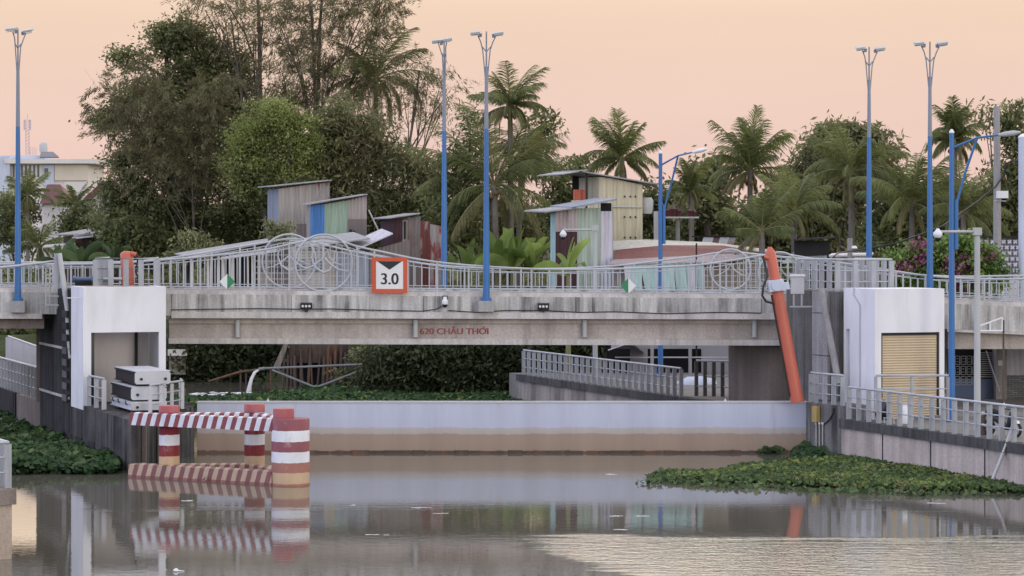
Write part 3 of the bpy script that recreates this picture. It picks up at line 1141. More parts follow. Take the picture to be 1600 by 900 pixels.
# open gatehouse on the pier
c = Vector((lx(95.0), 95.0, 1.62)) - AR * .006
W_, D_, H_ = 3.12, 2.35, H - (448.5 - YH) * 95 / F - 1.62
gh = thing("open_gatehouse", "white gatehouse with a wide open doorway above the stacked steel beams", "gatehouse", c)
mb = MB()
wall_with_hole(mb, c, AR, W_, H_, .22, (.30, 2.86, 0, H - (520 - YH) * 95 / F - 1.62), AX)
mb.build("front_wall", M['white'], gh)
MB().ob(c + AX * .222, AR * .2, AX * (D_ - .222), UZ * H_).build("side_wall", M['white'], gh)
MB().ob(c + AX * .222 + AR * (W_ - .2), AR * .2, AX * (D_ - .222), UZ * H_).build("side_wall", M['white'], gh)
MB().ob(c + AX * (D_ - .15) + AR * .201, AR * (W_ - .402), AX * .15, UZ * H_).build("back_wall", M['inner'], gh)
MB().ob(c + AX * .223 + AR * .202 + UZ * (H_ - .18), AR * (W_ - .404), AX * .55, UZ * .17).build("roof", M['inner'], gh)  # slab cut short so that sky light reaches the inner walls
MB().ob(c + AX * .6 + AR * .22 + UZ * .05, AR * .32, AX * 1.2, UZ * 3.0).build("locker", M['black'], gh)
MB().ob(c + AX * 1.9 + AR * 2.38, AR * .09, AX * .15, UZ * (H_ - .3)).build("inner_post", M['dark'], gh)
MB().ob(c + AX * .23 + AR * 2.9 + UZ * .0, AR * .015, AX * 1.5, UZ * (H_ - .3)).build("inner_panel", M['galv'], gh)
MB().tube([c + AR * .02 - AR * .02 + UZ * 4.15 - AX * .0 + AX * .6, c - AR * .5 + UZ * 4.15 + AX * .6], .02, 6).build("bracket", M['white'], gh)

# gatehouse with the roller shutter on the quay
c = Vector((13.2, 93.1, 1.38))
W_, D_, H_ = 2.88, 2.4, 6.15 - 1.38
sh = thing("shutter_gatehouse", "white gatehouse with a cream roller shutter and a blue lamp post at its corner", "gatehouse", c)
mb = MB()
u0, u1 = .26, 2.68
zh = H - (520 - YH) * 93.3 / F - 1.38
wall_with_hole(mb, c, AR, W_, H_, .2, (u0, u1, 0, zh), AX)
mb.build("front_wall", M['white'], sh)
mb = MB()
wall_with_hole(mb, c + AX * .202, AX, D_ - .202, H_, .18, (1.72, 2.0, .3, 3.25), AR)
mb.build("side_wall", M['white'], sh)
MB().ob(c + AX * 1.93 + AR * .1 + UZ * .3, AX * .26, AR * .02, UZ * 2.95).build("slit_window", M['pale_blue'], sh)
MB().ob(c + AX * .202 + AR * (W_ - .18), AX * (D_ - .202), AR * .18, UZ * H_).build("side_wall", M['white'], sh)
MB().ob(c + AX * (D_ - .15) + AR * .181, AR * (W_ - .362), AX * .15, UZ * H_).build("back_wall", M['white'], sh)
MB().ob(c + AX * .203 + AR * .182 + UZ * (H_ - .2), AR * (W_ - .364), AX * (D_ - .36), UZ * .19).build("roof", M['white'], sh)
mb = MB()
ns = 34
prof = []
for i in range(ns * 4 + 1):
    z = zh * i / (ns * 4)
    prof.append((.014 * math.sin(i / 4 * 2 * math.pi), z))
vs_, fs = [], []
o0 = c + AX * .09
for off, z in prof:
    vs_ += [o0 + AR * (u0 + .06) - AX * off + UZ * z, o0 + AR * (u1 - .06) - AX * off + UZ * z]
for i in range(len(prof) - 1):
    fs.append((2 * i, 2 * i + 1, 2 * i + 3, 2 * i + 2))
mb.add(vs_, fs, True)
mb.build("roller_shutter", M['cream_shutter'], sh)
mb = MB()
mb.ob(c + AR * (u0 + .001) + AX * .05, AR * .07, AX * .1, UZ * (zh - .001))
mb.ob(c + AR * (u1 - .071) + AX * .05, AR * .07, AX * .1, UZ * (zh - .001))
mb.ob(c + AR * (u0 + .072) + AX * .05 + UZ * (zh - .1), AR * (u1 - u0 - .144), AX * .1, UZ * .099)
mb.build("shutter_frame", M['steel_dark'], sh)
MB().tube([c + AX * 1.55 - AR * .03 + UZ * (H_ + .02), c + AX * 1.55 - AR * .05 + UZ * (H_ - .25), c + AX * 1.1 - AR * .03 + UZ * (H_ - .6), c + AX * 1.1 - AR * .03 + UZ * .2], .02, 6).build("conduit", M['galv'], sh)

# ------------------------------------------------------------------ hoist rams
ram = thing("hoist_ram", "long orange hydraulic ram leaning down from the hoist pier to the end of the gate", "hydraulic ram", P(1245, 627, 94.6))
top, bot = P(1203, 392, 95.2), P(1245, 622, 94.7)
dv = (bot - top)
MB().tube([top, top + dv * .02, top + dv * .27], [.16, .20, .205], 16).build("cylinder", M['orange'], ram)
MB().tube([top + dv * .27, bot - dv * .03, bot], [.225, .235, .235], 16).build("cylinder", M['orange'], ram)
MB().tube([bot - dv * .012, bot + dv * .03], [.25, .25], 16).build("end_cap", M['orange'], ram)
MB().tube([top + Vector((0, 0, .15)), top], [.07, .15], 12).build("end_cap", M['orange'], ram)
cc = top + dv * .235
mb = MB()
mb.cbox(cc, (1, 0, .12), (0, 1, 0), dv, .56, .6, .42)
mb.tube([cc + Vector((0, -.36, .0)), cc + Vector((0, -.28, .0))], .21, 16)
mb.cbox(cc + Vector((.34, 0, -.02)), (1, 0, .1), (0, 1, 0), dv, .26, .5, .26)
mb.build("trunnion", M['pale_blue'], ram)
MB().tube([top + dv * .05 + Vector((-.02, -.1, 0)), top + dv * .05 + Vector((-.36, -.12, .04))], [.09, .07], 10).build("port", M['orange'], ram)
MB().tube([P(1192, 400, 95), P(1196, 416, 94.9), P(1199, 432, 94.8), P(1193, 446, 94.8), P(1191, 462, 94.8), P(1197, 471, 94.8), P(1208, 474, 94.9)], .045, 8).build("hose", M['black'], ram)
MB().tube([top + dv * .3 + Vector((-.25, -.06, 0)), bot + Vector((-.27, -.06, .05))], .03, 6).build("oil_pipe", M['steel_dark'], ram)

bx_t = thing("valve_box", "pale grey hydraulic valve box mounted beside the orange ram and hoist pier", "valve box", P(1246, 460, 97.5))
mb = MB()
p = P(1246, 445, 97.6)
mb.box(p.x - .24, p.x + .24, p.y - .15, p.y + .2, p.z - .34, p.z + .32)
mb.build("case", M['log_grey'], bx_t)
mb = MB()
mb.box(p.x - .28, p.x + .28, p.y - .2, p.y + .24, p.z + .322, p.z + .40)
mb.build("lid", M['sign_white'], bx_t)
mb = MB()
for dx in (-.15, .15):
    mb.box(p.x + dx - .03, p.x + dx + .03, p.y - .1, p.y - .04, p.z - .8, p.z - .342)
mb.box(p.x - .3, p.x + .55, p.y - .12, p.y - .04, p.z - .86, p.z - .801)
mb.build("stand", M['galv'], bx_t)

ram2 = thing("ram_head", "orange ram head standing up behind the guard rail on top of the open gatehouse pier", "hydraulic ram", P(198, 450, 98.6))
tp, bt = P(198, 397, 98.6), P(200, 452, 98.6)
MB().tube([tp + Vector((0, 0, .12)), tp + Vector((0, 0, .05)), tp, bt], [.1, .21, .25, .25], 16).build("cylinder", M['orange'], ram2)
MB().tube([P(204, 396, 98.5), P(213, 398, 98.5)], [.1, .09], 10).build("port", M['orange'], ram2)
MB().tube([P(213, 396, 98.5), P(216, 402, 98.5), P(212, 424, 98.5), P(219, 446, 98.5)], .035, 8).build("hose", M['black'], ram2)

mo = thing("hoist_motor", "dark blue hydraulic motor lying on the pier behind the open gatehouse", "motor", P(125, 441, 99.5))
a_, b_ = P(114, 436, 98.5), P(143, 436.5, 98.5)
MB().tube([a_, a_ + (b_ - a_) * .12, a_ + (b_ - a_) * .14, b_], [.12, .12, .085, .085], 12).build("body", M['motor_blue'], mo)
MB().tube([b_, b_ + Vector((.3, 0, 0))], [.18, .18], 14).build("housing", M['motor_blue'], mo)
MB().tube([b_ + Vector((.3, 0, 0)), P(198, 436, 98.5)], .07, 8).build("pipe", M['log_grey'], mo)
MB().box(a_.x + .1, b_.x + .3, 98.35, 98.65, 6.06, 6.33).build("mount", M['dark'], mo)

# old ladder mast leaning down the side of the pier tower
t = thing("pier_mast", "bent pale metal chute leaning from the pier top down beside the white gatehouse", "chute", P(92, 400, 97.6))
MB().tube([P(93, 396, 98.1), P(97, 425, 98.0), P(101, 452, 97.9), P(106, 485, 97.8), P(107, 525, 97.7), P(110, 560, 97.5)], [.09, .1, .11, .11, .09, .07], 8).build("tube", M['galv'], t)
MB().box(P(85, 0, 98.3).x, P(91.5, 0, 98.3).x, 98.2, 98.5, 6.05, H - (396 - YH) * 98.3 / F).build("post", M['post'], t)
mb = MB()
for y in (429, 443, 463, 477):
    mb.tube([P(72, y, 98.5), P(92, y, 98.4)], .03, 6)
for x in (72, 78):
    mb.tube([P(x, 428, 98.5), P(x, 478, 98.5)], .04, 6)
mb.build("ladder", M['galv'], t)
MB().tube([P(0, 418, 98.8), P(40, 414, 98.7), P(86, 408, 98.5)], .05, 8).build("brace", M['rail'], t)

# ------------------------------------------------------------------ stacked stop beams
def stop_beam(label, x0, z0, hgt, wid, y0, dark=True):
    o = Vector((x0, y0, z0))
    t = thing("stop_beam", label, "steel beam", o, "steel stop beams stacked on the pier")
    Ld = 3.6
    mb = MB()
    mb.ob(o + AX * .06, AR * wid, AX * Ld, UZ * .03)
    mb.ob(o + AX * .06 + UZ * (hgt - .06), AR * wid, AX * Ld, UZ * .06)
    mb.ob(o + AX * .06 + AR * .05 + UZ * .03, AR * .05, AX * Ld, UZ * (hgt - .09))
    mb.ob(o + AX * .06 + AR * (wid - .1) + UZ * .03, AR * .05, AX * Ld, UZ * (hgt - .09))
    mb.build("body", M['steel_dark'] if dark else M['log_grey'], t)
    mb = MB()
    prof = [(0, .06), (.06, 0), (wid - .06, 0), (wid, .06), (wid, hgt - .06), (wid - .06, hgt), (.06, hgt), (0, hgt - .06)]
    mb.prism([o + AR * (a_ - .02) + UZ * b_ for a_, b_ in prof], AX * .055)
    mb.build("end_plate", M['log_grey'], t)
    for fx in (.16, .84):
        p = o + AR * (wid * fx) + UZ * hgt * .42
        MB().tube([p - AX * .05, p + AX * .01], .05, 10).build("bolt", M['steel_dark'], t)
    MB().ob(o + AX * .07 + UZ * (hgt + .001), AR * wid, AX * (Ld - .05), UZ * .03).build("top_plate", M['log_grey'], t)
    if not dark:
        mb = MB()
        for s in (.9, 2.2, 3.2):
            mb.ob(o + AX * s - AR * .004 + UZ * .15, AX * .22, AR * .03, UZ * .14)
        mb.build("slot", M['black'], t)
    mb = MB()
    for s in (.5, 2.8):
        mb.ob(o + AX * s - UZ * .10 + AR * .12, AX * .25, AR * (wid - .3), UZ * .099)
    mb.build("packer", M['black'], t)
    return t


stop_beam("topmost dark-sided steel beam of the stack in front of the open gatehouse", -13.38, 2.80, .44, 1.28, 91.0)
stop_beam("middle dark-sided steel beam of the stack in front of the open gatehouse", -13.50, 2.25, .44, 1.28, 90.9)
stop_beam("lowest pale-sided steel beam with square slots at the bottom of the stack", -13.46, 1.90, .26, 1.28, 90.6, False)

# ------------------------------------------------------------------ red and white fender frame in the water
Lp = G(208, 745); Bg = Vector((-7.2, 83.22, 0)); Cc2 = Vector((-8.66, 86.1, 0)); Cc1 = Vector((-11.50, 85.9, 0))
fd = thing("mooring_dolphin", "red and white striped concrete dolphin with three round columns standing in the canal", "dolphin", Bg)
rb = (482.5 - 423) / 2 * 83.2 / F
MB().lathe(Bg + UZ * 0, [(rb + .015, -.6), (rb + .015, .03), (rb, .04), (rb, 2.13), (rb - .015, 2.15)], 40).build("column", M['bands'], fd)
st = MB().lathe(Bg + Vector((-.235, .1, 2.15)), [(.345, 0), (.345, .29), (.33, .31)], 28).build("bollard_stub", M['red_paint'], fd)
for cpt, zt_ in ((Cc1, 2.39), (Cc2, 2.43)):
    MB().lathe(cpt, [(.345, -.6), (.345, 1.72)], 28).build("column", M['bands2'], fd)
    MB().lathe(cpt + UZ * 2.16, [(.35, 0), (.35, zt_ - 2.18), (.335, zt_ - 2.16)], 28).build("bollard_stub", M['red_paint'], fd)


def beam(p, q_, w, z0, z1, mat, name, inset=(0, 0)):
    p, q_ = Vector(p), Vector(q_)
    d_ = (q_ - p).normalized()
    s_ = d_.cross(UZ) * w / 2
    p, q_ = p + d_ * inset[0], q_ - d_ * inset[1]
    MB().prism([p + s_ + UZ * z0, q_ + s_ + UZ * z0, q_ - s_ + UZ * z0, p - s_ + UZ * z0], UZ * (z1 - z0)).build(name, mat, fd)


fL = Vector((Lp.x, Lp.y + .2, 0))
fR = Vector((Bg.x - .35, Bg.y - .08, 0))
beam(fL, fR, .5, 1.74, 2.145, M['slant'], "upper_beam", (0, .12))
beam(fL, fR, .62, -.4, .43, M['slant_worn'], "lower_beam", (0, .12))
beam(Cc1 + Vector((.1, .05, 0)), Cc2, .5, 1.75, 2.14, M['slant'], "upper_beam")
beam(Cc1 + Vector((.1, .05, 0)), Cc2, .6, -.4, .42, M['slant_worn'], "lower_beam")
beam(Cc2, Bg, .45, 1.76, 2.135, M['slant'], "upper_beam", (.3, .5))
beam(Cc2, Bg, .55, -.4, .41, M['slant_worn'], "lower_beam", (.3, .5))

# ------------------------------------------------------------------ lamp posts
def twin_lamp(label, x, d, zbase, ztop, plinth=None, turn=0.0):
    b0 = Vector(((x - 800) * d / F, d, zbase))
    t = thing("twin_lamp_post", label, "lamp post", b0, "tall twin-headed lamp posts on the bridge")
    hh = ztop - zbase
    zc_ = zbase + hh * .64
    MB().tube([b0, b0 + UZ * .1], [.2, .2], 12).build("base_plate", M['blue'], t)
    MB().tube([b0 + UZ * .1, Vector((b0.x, d, zc_))], [.135, .085], 14, True).build("pole", M['blue'], t)
    MB().tube([Vector((b0.x, d, zc_)), Vector((b0.x, d, ztop - 1.35))], [.085, .062], 14).build("upper_pole", M['pole_grey'], t)
    MB().tube([Vector((b0.x, d, ztop - 1.35)), Vector((b0.x, d, ztop + .02))], [.035, .028], 8).build("spike", M['pole_grey'], t)
    cu, su = math.cos(turn), math.sin(turn)
    rv = lambda px_, py_, pz_: Vector((b0.x + (px_ - b0.x) * cu - (py_ - d) * su, d + (px_ - b0.x) * su + (py_ - d) * cu, pz_))
    for s in (-1, 1):
        x0 = b0.x
        MB().tube([rv(x0 + s * .05, d, ztop - 1.75), rv(x0 + s * .10, d, ztop - 1.2), rv(x0 + s * .15, d, ztop - .7), rv(x0 + s * .24, d - .06, ztop - .40), rv(x0 + s * .36, d - .08, ztop - .15)], .024, 8).build("arm", M['pole_grey'], t)
        MB().tube([rv(x0, d, ztop - .78), rv(x0 + s * .08, d, ztop - .68), rv(x0 + s * .16, d, ztop - .58)], .022, 6).build("brace", M['pole_grey'], t)
        hc = rv(x0 + s * .47, d - .10, ztop - .04)
        uxv = Vector((1, -.15 * s, -.14 * s * -1)) if s > 0 else Vector((1, .15, .12))
        mb = MB()
        upv = Vector((.12 * -s, -.28, 1)).normalized()
        mb.cbox(hc, uxv, (0, 1, .25), upv, .38, .36, .09)
        lh = mb.build("lamp_head", M['galv'], t)
        mb = MB()
        mb.cbox(hc - upv * .085, uxv, (0, 1, .25), upv, .34, .3, .02)
        mb.build("lens", M['lens'], lh)
        mb = MB()
        mb.cbox(hc - Vector((s * .2, 0, .1)), uxv, (0, 1, .25), upv, .12, .14, .14)
        mb.build("bracket", M['pole_grey'], lh)
    if plinth:
        mb = MB()
        mb.box(b0.x - .30, b0.x + .30, d - .22, d + .2, zbase - plinth, zbase - .002)
        mb.build("plinth", M['pale_conc'], t)
    return t


for lab, x, d, yb_, yt, pl, tn in (
        ("twin-headed blue lamp post standing on the near parapet beside the dark pier tower", 28, DB - .2, 470, 45, .45, 1.0),
        ("twin-headed blue lamp post behind the bridge just left of the banana plants", 694, DK + .75, 460, 61, None, -1.05),
        ("twin-headed blue lamp post on a parapet plinth in front of the banana plants", 760, DB - .2, 470, 50, .42, 0.25),
        ("twin-headed blue lamp post rising behind the guard rail of the hoist pier", 1358, DK + .75, 464, 74, None, 0.4),
        ("twin-headed blue lamp post in front of the pink bougainvillea", 1453, DB - .2, 474, 66, .4, 0.1)):
    twin_lamp(lab, x, d, H - (yb_ - YH) * d / F, H - (yt - YH) * d / F, pl, tn)


def arm_lamp(label, x, d, zbase, ztop, tip, head_mat):
    b0 = Vector(((x - 800) * d / F, d, zbase))
    t = thing("street_lamp", label, "street lamp", b0, "single-arm blue street lamps on the quays")
    MB().tube([b0, b0 + UZ * .06], [.22, .22], 12).build("base_plate", M['blue'], t)
    MB().tube([b0 + UZ * .06, Vector((b0.x, d, ztop))], [.125, .085], 12).build("pole", M['blue'], t)
    MB().lathe(Vector((b0.x, d, ztop)), [(.09, 0), (.1, .04), (.05, .12), (.01, .15)], 10).build("finial", M['cam_white'], t)
    tip = Vector(tip)
    a0 = Vector((b0.x, d, ztop - .55))
    mid = a0.lerp(tip, .55) + UZ * .12
    MB().tube([a0, mid, tip], [.045, .04, .035], 8).build("arm", M['blue'], t)
    MB().tube([Vector((b0.x + .1, d, ztop - 3.3)), Vector((b0.x + .22, d, ztop - 2.4)), Vector((b0.x + .5, d, ztop - 1.4)), mid], .045, 8).build("brace", M['blue'], t)
    MB().tube([Vector((b0.x + .16, d, ztop - 4.2)), Vector((b0.x + .16, d, ztop - 2.4))], .08, 8).build("sleeve", M['blue'], t)
    dv_ = (tip - mid).normalized()
    mb = MB()
    mb.tube([tip, tip + dv_ * .2, tip + dv_ * .55, tip + dv_ * .8], [.04, .09, .10, .04], 8)
    mb.build("lamp_head", head_mat, t)
    return t


arm_lamp("single-arm blue street lamp beyond the bridge with its foot seen under the deck", 1032, 119, 1.55, H - (240 - YH) * 119 / F, P(1082, 238, 118), M['cam_white'])
arm_lamp("single-arm blue street lamp standing at the corner of the shutter gatehouse", 1487, 92.6, 1.37, H - (208 - YH) * 92.6 / F, P(1560, 211, 92), M['galv'])


# CCTV masts
def cctv_mast(label, x, d, zbase, ytop, yarm, xcam, ycam):
    b0 = Vector(((x - 800) * d / F, d, zbase))
    t = thing("camera_mast", label, "camera mast", b0, "grey masts carrying dome cameras")
    zt_ = H - (ytop - YH) * d / F
    MB().tube([b0, Vector((b0.x, d, zt_))], [.12, .095], 12).build("pole", M['galv'], t)
    MB().cbox(Vector((b0.x, d, zt_ - .12)), (1, 0, 0), (0, 1, 0), UZ, .28, .28, .26).build("clamp", M['galv'], t)
    pc = P(xcam, ycam, d)
    za = H - (yarm - YH) * d / F
    MB().tube([(b0.x, d - .05, za), (pc.x, d - .05, za)], .045, 8).build("arm", M['galv'], t)
    cm = MB().lathe(Vector((pc.x, d - .05, pc.z)), [(.10, -.12), (.16, -.04), (.155, .05), (.08, .14), (.04, .2)], 14).build("dome_camera", M['cam_white'], t)
    MB().lathe(Vector((pc.x, d - .05, pc.z - .30)), [(.03, .04), (.09, .08), (.11, .17)], 12).build("lens_dome", M['black'], cm)
    return t


cctv_mast("grey camera mast beyond the bridge in front of the green and white shack", 930, 118, 1.5, 352, 359, 880, 366)
cctv_mast("grey camera mast on the quay before the bougainvillea and the dark shop grilles", 1527, 88.0, 1.37, 356, 362, 1465, 366)

t = thing("wire_bracket", "thin rusty pole with a white triangular wire bracket in front of the bridge approach", "pole", P(1568, 640, 91))
MB().tube([Vector((P(1568, 0, 90).x, 90, 1.37)), P(1568, 500, 90)], .035, 8).build("pole", M['boards'], t)
mb = MB()
mb.tube([P(1566, 496.5, 90), P(1529, 510, 90)], .03, 6)
mb.tube([P(1566, 517, 90), P(1532, 517, 90)], .035, 6)
mb.tube([P(1566, 496, 90), P(1566, 517.5, 90)], .03, 6)
mb.tube([P(1547, 503, 90), P(1547, 516.5, 90)], .03, 6)
mb.build("bracket", M['cam_white'], t)

# utility pole with its box and service cable
t = thing("utility_pole", "thick pale concrete utility pole with a small box behind the bridge railing", "utility pole", P(1558, 470, 112))
MB().tube([Vector((P(1559, 0, 112).x, 112, 1.3)), P(1557.5, 166, 112)], [.22, .135], 14).build("pole", M['pale_conc'], t)
p = P(1566, 304, 111.75)
MB().box(p.x - .26, p.x + .24, p.y - .15, p.y + .05, p.z - .16, p.z + .16).build("meter_box", M['sign_white'], t)
MB().tube([P(1554, 314, 111.8), P(1572, 314, 111.8)], .03, 6).build("strap", M['galv'], t)
cab = MB().tube([P(1640, 252, 111), P(1600, 252, 111), P(1582, 251, 111.5), P(1572, 256, 111.7), P(1568, 275, 111.7), P(1555, 292, 111.7), P(1530, 313, 111), P(1500, 334, 110), P(1475, 352, 109), P(1450, 362, 108.5), P(1400, 380, 108), P(1345, 390, 107), P(1310, 395, 105), P(1296, 405, 104)], .035, 6).build("service_cable", M['black'])
tag(cab, "black service cable drooping from the concrete utility pole towards the hoist pier", "cable")
t = thing("gate_post", "tall pale post at the picture edge beside the white lattice fence", "post", P(1598, 470, 110))
MB().tube([Vector((P(1598.5, 0, 110).x, 110, 1.3)), P(1598.5, 216, 110)], .2, 12).build("shaft", M['pale_blue'], t)
MB().lathe(P(1598.5, 216, 110), [(.2, 0), (.22, .05), (.12, .15), (.03, .2)], 12).build("cap", M['cam_white'], t)

# ------------------------------------------------------------------ signs and fittings on the bridge
s3 = thing("clearance_sign", "square orange-framed white sign with a black wedge and 3.0 on the bridge railing", "sign", (bx(609), DB - .12, bz(456)))
mb = MB()
X0, X1, Z0, Z1 = bx(581.5), bx(636.5), bz(457.5), bz(402)
bw = .155
for (a_, b_, c_, e_) in ((X0, X1, Z0, Z0 + bw), (X0, X1, Z1 - bw, Z1), (X0, X0 + bw, Z0 + bw, Z1 - bw), (X1 - bw, X1, Z0 + bw, Z1 - bw)):
    mb.box(a_, b_, DB - .18, DB - .12, c_, e_)
mb.build("frame", M['orange_sign'], s3)
MB().box(X0 + bw + .001, X1 - bw - .001, DB - .165, DB - .125, Z0 + bw + .001, Z1 - bw - .001).build("panel", M['sign_white'], s3)
xm = (X0 + X1) / 2
MB().prism([(X0 + bw + .06, DB - .167, Z1 - bw - .004), (X1 - bw - .06, DB - .167, Z1 - bw - .004), (xm, DB - .167, Z1 - bw - .33)], (0, -.006, 0)).build("wedge", M['sign_black'], s3)
text_obj("3.0", .62, M['sign_black'], s3, (xm, DB - .168, bz(436.5)), .003, (-.016, -.008, .0, .008, .016), width=.66)
mb = MB()
for dx in (-.45, .45):
    mb.box(xm + dx - .03, xm + dx + .03, DB - .119, DB + .2, Z0 + .1, Z0 + .18)
    mb.box(xm + dx - .03, xm + dx + .03, DB - .119, DB + .2, Z1 - .3, Z1 - .22)
mb.build("bracket", M['galv'], s3)

for lab, x, y, left in (("diamond passage sign, white half then green half, on the railing near the ringed ornament", 355.5, 440, 'w'),
                        ("diamond passage sign, green half then white half, fixed in front of the teal sheets", 981.5, 446.5, 'g')):
    t = thing("passage_sign", lab, "sign", (bx(x), DB - .1, bz(y)), "diamond passage signs on the bridge railing")
    r = .305
    c_ = Vector((bx(x), DB - .12, bz(y)))
    A, B, C_, D2 = c_ + Vector((-r, 0, 0)), c_ + UZ * r, c_ + Vector((r, 0, 0)), c_ - UZ * r
    MB().prism([A, B, D2], (0, .03, 0)).build("half_panel", M['sign_white'] if left == 'w' else M['sign_green'], t)
    MB().prism([C_, D2, B], (0, .03, 0)).build("half_panel", M['sign_green'] if left == 'w' else M['sign_white'], t)
    MB().box(c_.x - .02, c_.x + .02, DB - .088, DB + .22, c_.z - .2, c_.z + .2).build("bracket", M['galv'], t)

for lab, x, y in (("small black triple floodlight on the parapet under the ringed ornament", 479, 478), ("small black triple floodlight on the parapet beside the blue lamp post plinth", 849, 478.5)):
    t = thing("floodlight", lab, "floodlight", (bx(x), DB - .2, bz(y)), "triple floodlights on the bridge parapet")
    c_ = Vector((bx(x), DB - .14, bz(y)))
    MB().cbox(c_, (1, 0, 0), (0, 1, .2), (0, -.2, 1), .45, .16, .24).build("housing", M['black'], t)
    for k in (-1, 0, 1):
        p = c_ + Vector((k * .13, -.085, .0))
        MB().tube([p, p + Vector((0, -.02, -.004))], .05, 10).build("lens", M['cam_white'], t)
    MB().cbox(c_ + Vector((0, .06, -.16)), (1, 0, 0), (0, 1, 0), UZ, .1, .12, .14).build("bracket", M['black'], t)

t = thing("dome_camera", "white bulb-shaped security camera hanging on the bridge parapet", "security camera", (bx(695), DB - .2, bz(472)))
c_ = Vector((bx(695.5), DB - .2, bz(473)))
MB().lathe(c_, [(.11, -.06), (.125, 0), (.115, .1), (.075, .16), (.07, .24)], 16).build("body", M['cam_white'], t)
MB().lathe(c_ - UZ * .19, [(.02, 0), (.085, .04), (.11, .125)], 14).build("lens_dome", M['black'], t)
MB().box(c_.x - .1, c_.x + .1, DB - .12, DB - .004, c_.z + .1, c_.z + .28).build("bracket", M['black'], t)

# ------------------------------------------------------------------ things on the quay
# yellow box with pipes on the abutment
t = thing("gauge_pipes", "old yellow box with three pale pipes running down the concrete block beside the gate", "pipes", (11.6, 93.5, 0))
pb = Vector((11.34, 94.0, 0))
f = Vector((-.485, .875, 0))    # face direction of the block
sd = Vector((.485, -.875, 0)); nn = Vector((-.875, -.485, 0))
c_ = P(1279, 645, 94.15)
def on_block(x, y, off=.06):
    # point on the block's channel face seen at column x, row y
    a_, b_ = Vector((10.98, 94.9)), Vector((12.02, 93.02))
    u = (x - 800) / F
    k_ = (u * a_.y - a_.x) / ((b_.x - a_.x) - u * (b_.y - a_.y))
    p2 = a_.lerp(b_, k_)
    nrm = Vector((-(b_ - a_).y, (b_ - a_).x)).normalized()
    if nrm.y > 0: nrm = -nrm
    p2 = p2 + nrm * off
    return Vector((p2.x, p2.y, H - (y - YH) * p2.y / F))
pbx = on_block(1278.5, 647, .11)
ab = Vector((12.02 - 10.98, 93.02 - 94.9, 0)).normalized()
MB().cbox(pbx, ab, ab.cross(UZ), UZ, .30, .16, .58).build("box", M['yellow'], t)
for x in (1277.5, 1282.5, 1287.5):
    MB().tube([on_block(x, 661), on_block(x, 712)], .026, 8).build("pipe", M['pipe_pale'], t)
    MB().tube([on_block(x, 660), on_block(x, 663)], .045, 8).build("pipe_cap", M['cam_white'], t)
MB().tube([on_block(1289, 663, .04), on_block(1298, 655, .04), on_block(1303, 645, .04), on_block(1304, 637, .04)], .022, 6).build("hose", M['black'], t)

# leaning planks at the quay edge
t = thing("leaning_plank", "long weathered pole leaning from the water plants up against the quay rail", "pole", P(1551, 748, 82))
MB().tube([P(1551, 749, 82.0), P(1569, 705, 82.5), P(1587, 652, 83.0)], [.055, .06, .06], 8).build("pole", M['galv'], t)
MB().tube([P(1567, 707, 82.2), P(1578, 678, 82.5), P(1586, 657, 82.9)], [.035, .04, .04], 8).build("pole", M['pipe_pale'], t)

# brown post with pale cap
t = thing("short_post", "short brown post with a pale cap behind the quay guard rail", "post", (0, 0, 0))
p = Vector((P(1536.5, 0, 86.2).x, 86.2, 1.38)); t.location = p
MB().lathe(p, [(.11, 0), (.105, .3), (.085, .35), (.08, .62), (.05, .68)], 12).build("body", M['boards'], t)
MB().lathe(p + UZ * .681, [(.045, 0), (.06, .04), (.05, .1)], 10).build("cap", M['sign_white'], t)

# white plastic bucket
p = Vector((P(1412, 0, 91.3).x, 91.3, 1.375))
t = thing("plastic_drum", "narrow white plastic drum standing beside the seated person", "drum", p)
MB().lathe(p, [(.15, 0), (.17, .05), (.17, .55), (.13, .62), (.12, .66)], 16).build("body", M['cam_white'], t)
MB().lathe(p + UZ * .661, [(.13, 0), (.13, .05), (.1, .07)], 14).build("lid", M['sign_white'], t)
mb = MB()
t = thing("low_stool", "low pale stool under the seated person on the quay", "stool", Vector((P(1388, 0, 91.4).x, 91.4, 1.375)))
p = t.location.copy()
MB().box(p.x - .2, p.x + .22, p.y - .16, p.y + .16, p.z + .20, p.z + .24).build("seat", M['log_grey'], t)
for sx in (-.16, .18):
    for sy in (-.12, .12):
        MB().box(p.x + sx - .02, p.x + sx + .02, p.y + sy - .02, p.y + sy + .02, p.z, p.z + .2).build("leg", M['log_grey'], t)


# ------------------------------------------------------------------ the seated person, leaning forward on the low stool
def skin_body(name, mat, joints, bones, parent=None, levels=2):
    """one continuous surface grown over a skeleton: joints name -> (point, (rx, ry)); bones list of name pairs; the first joint is the root"""
    names = list(joints)
    idx = {n_: i for i, n_ in enumerate(names)}
    o0 = offset(parent) if parent else Vector()
    me = bpy.data.meshes.new(name)
    me.from_pydata([tuple(Vector(joints[n_][0]) - o0) for n_ in names], [(idx[a_], idx[b_]) for a_, b_ in bones], [])
    o = bpy.data.objects.new(name, me)
    link(o, parent)
    md = o.modifiers.new("Skin", 'SKIN')
    sv = me.skin_vertices[0].data
    for n_ in names:
        r = joints[n_][1]
        sv[idx[n_]].radius = r if isinstance(r, tuple) else (r, r)
    sv[0].use_root = True
    md.use_smooth_shade = True
    sb = o.modifiers.new("Subdivision", 'SUBSURF')
    sb.levels = sb.render_levels = levels
    me.materials.append(mat)
    bpy.context.view_layer.update()
    dg = bpy.context.evaluated_depsgraph_get()
    baked = bpy.data.meshes.new_from_object(o.evaluated_get(dg))
    o.modifiers.clear()
    o.data = baked
    baked.name = name
    if not baked.materials: baked.materials.append(mat)
    for pl in baked.polygons: pl.use_smooth = True
    return o


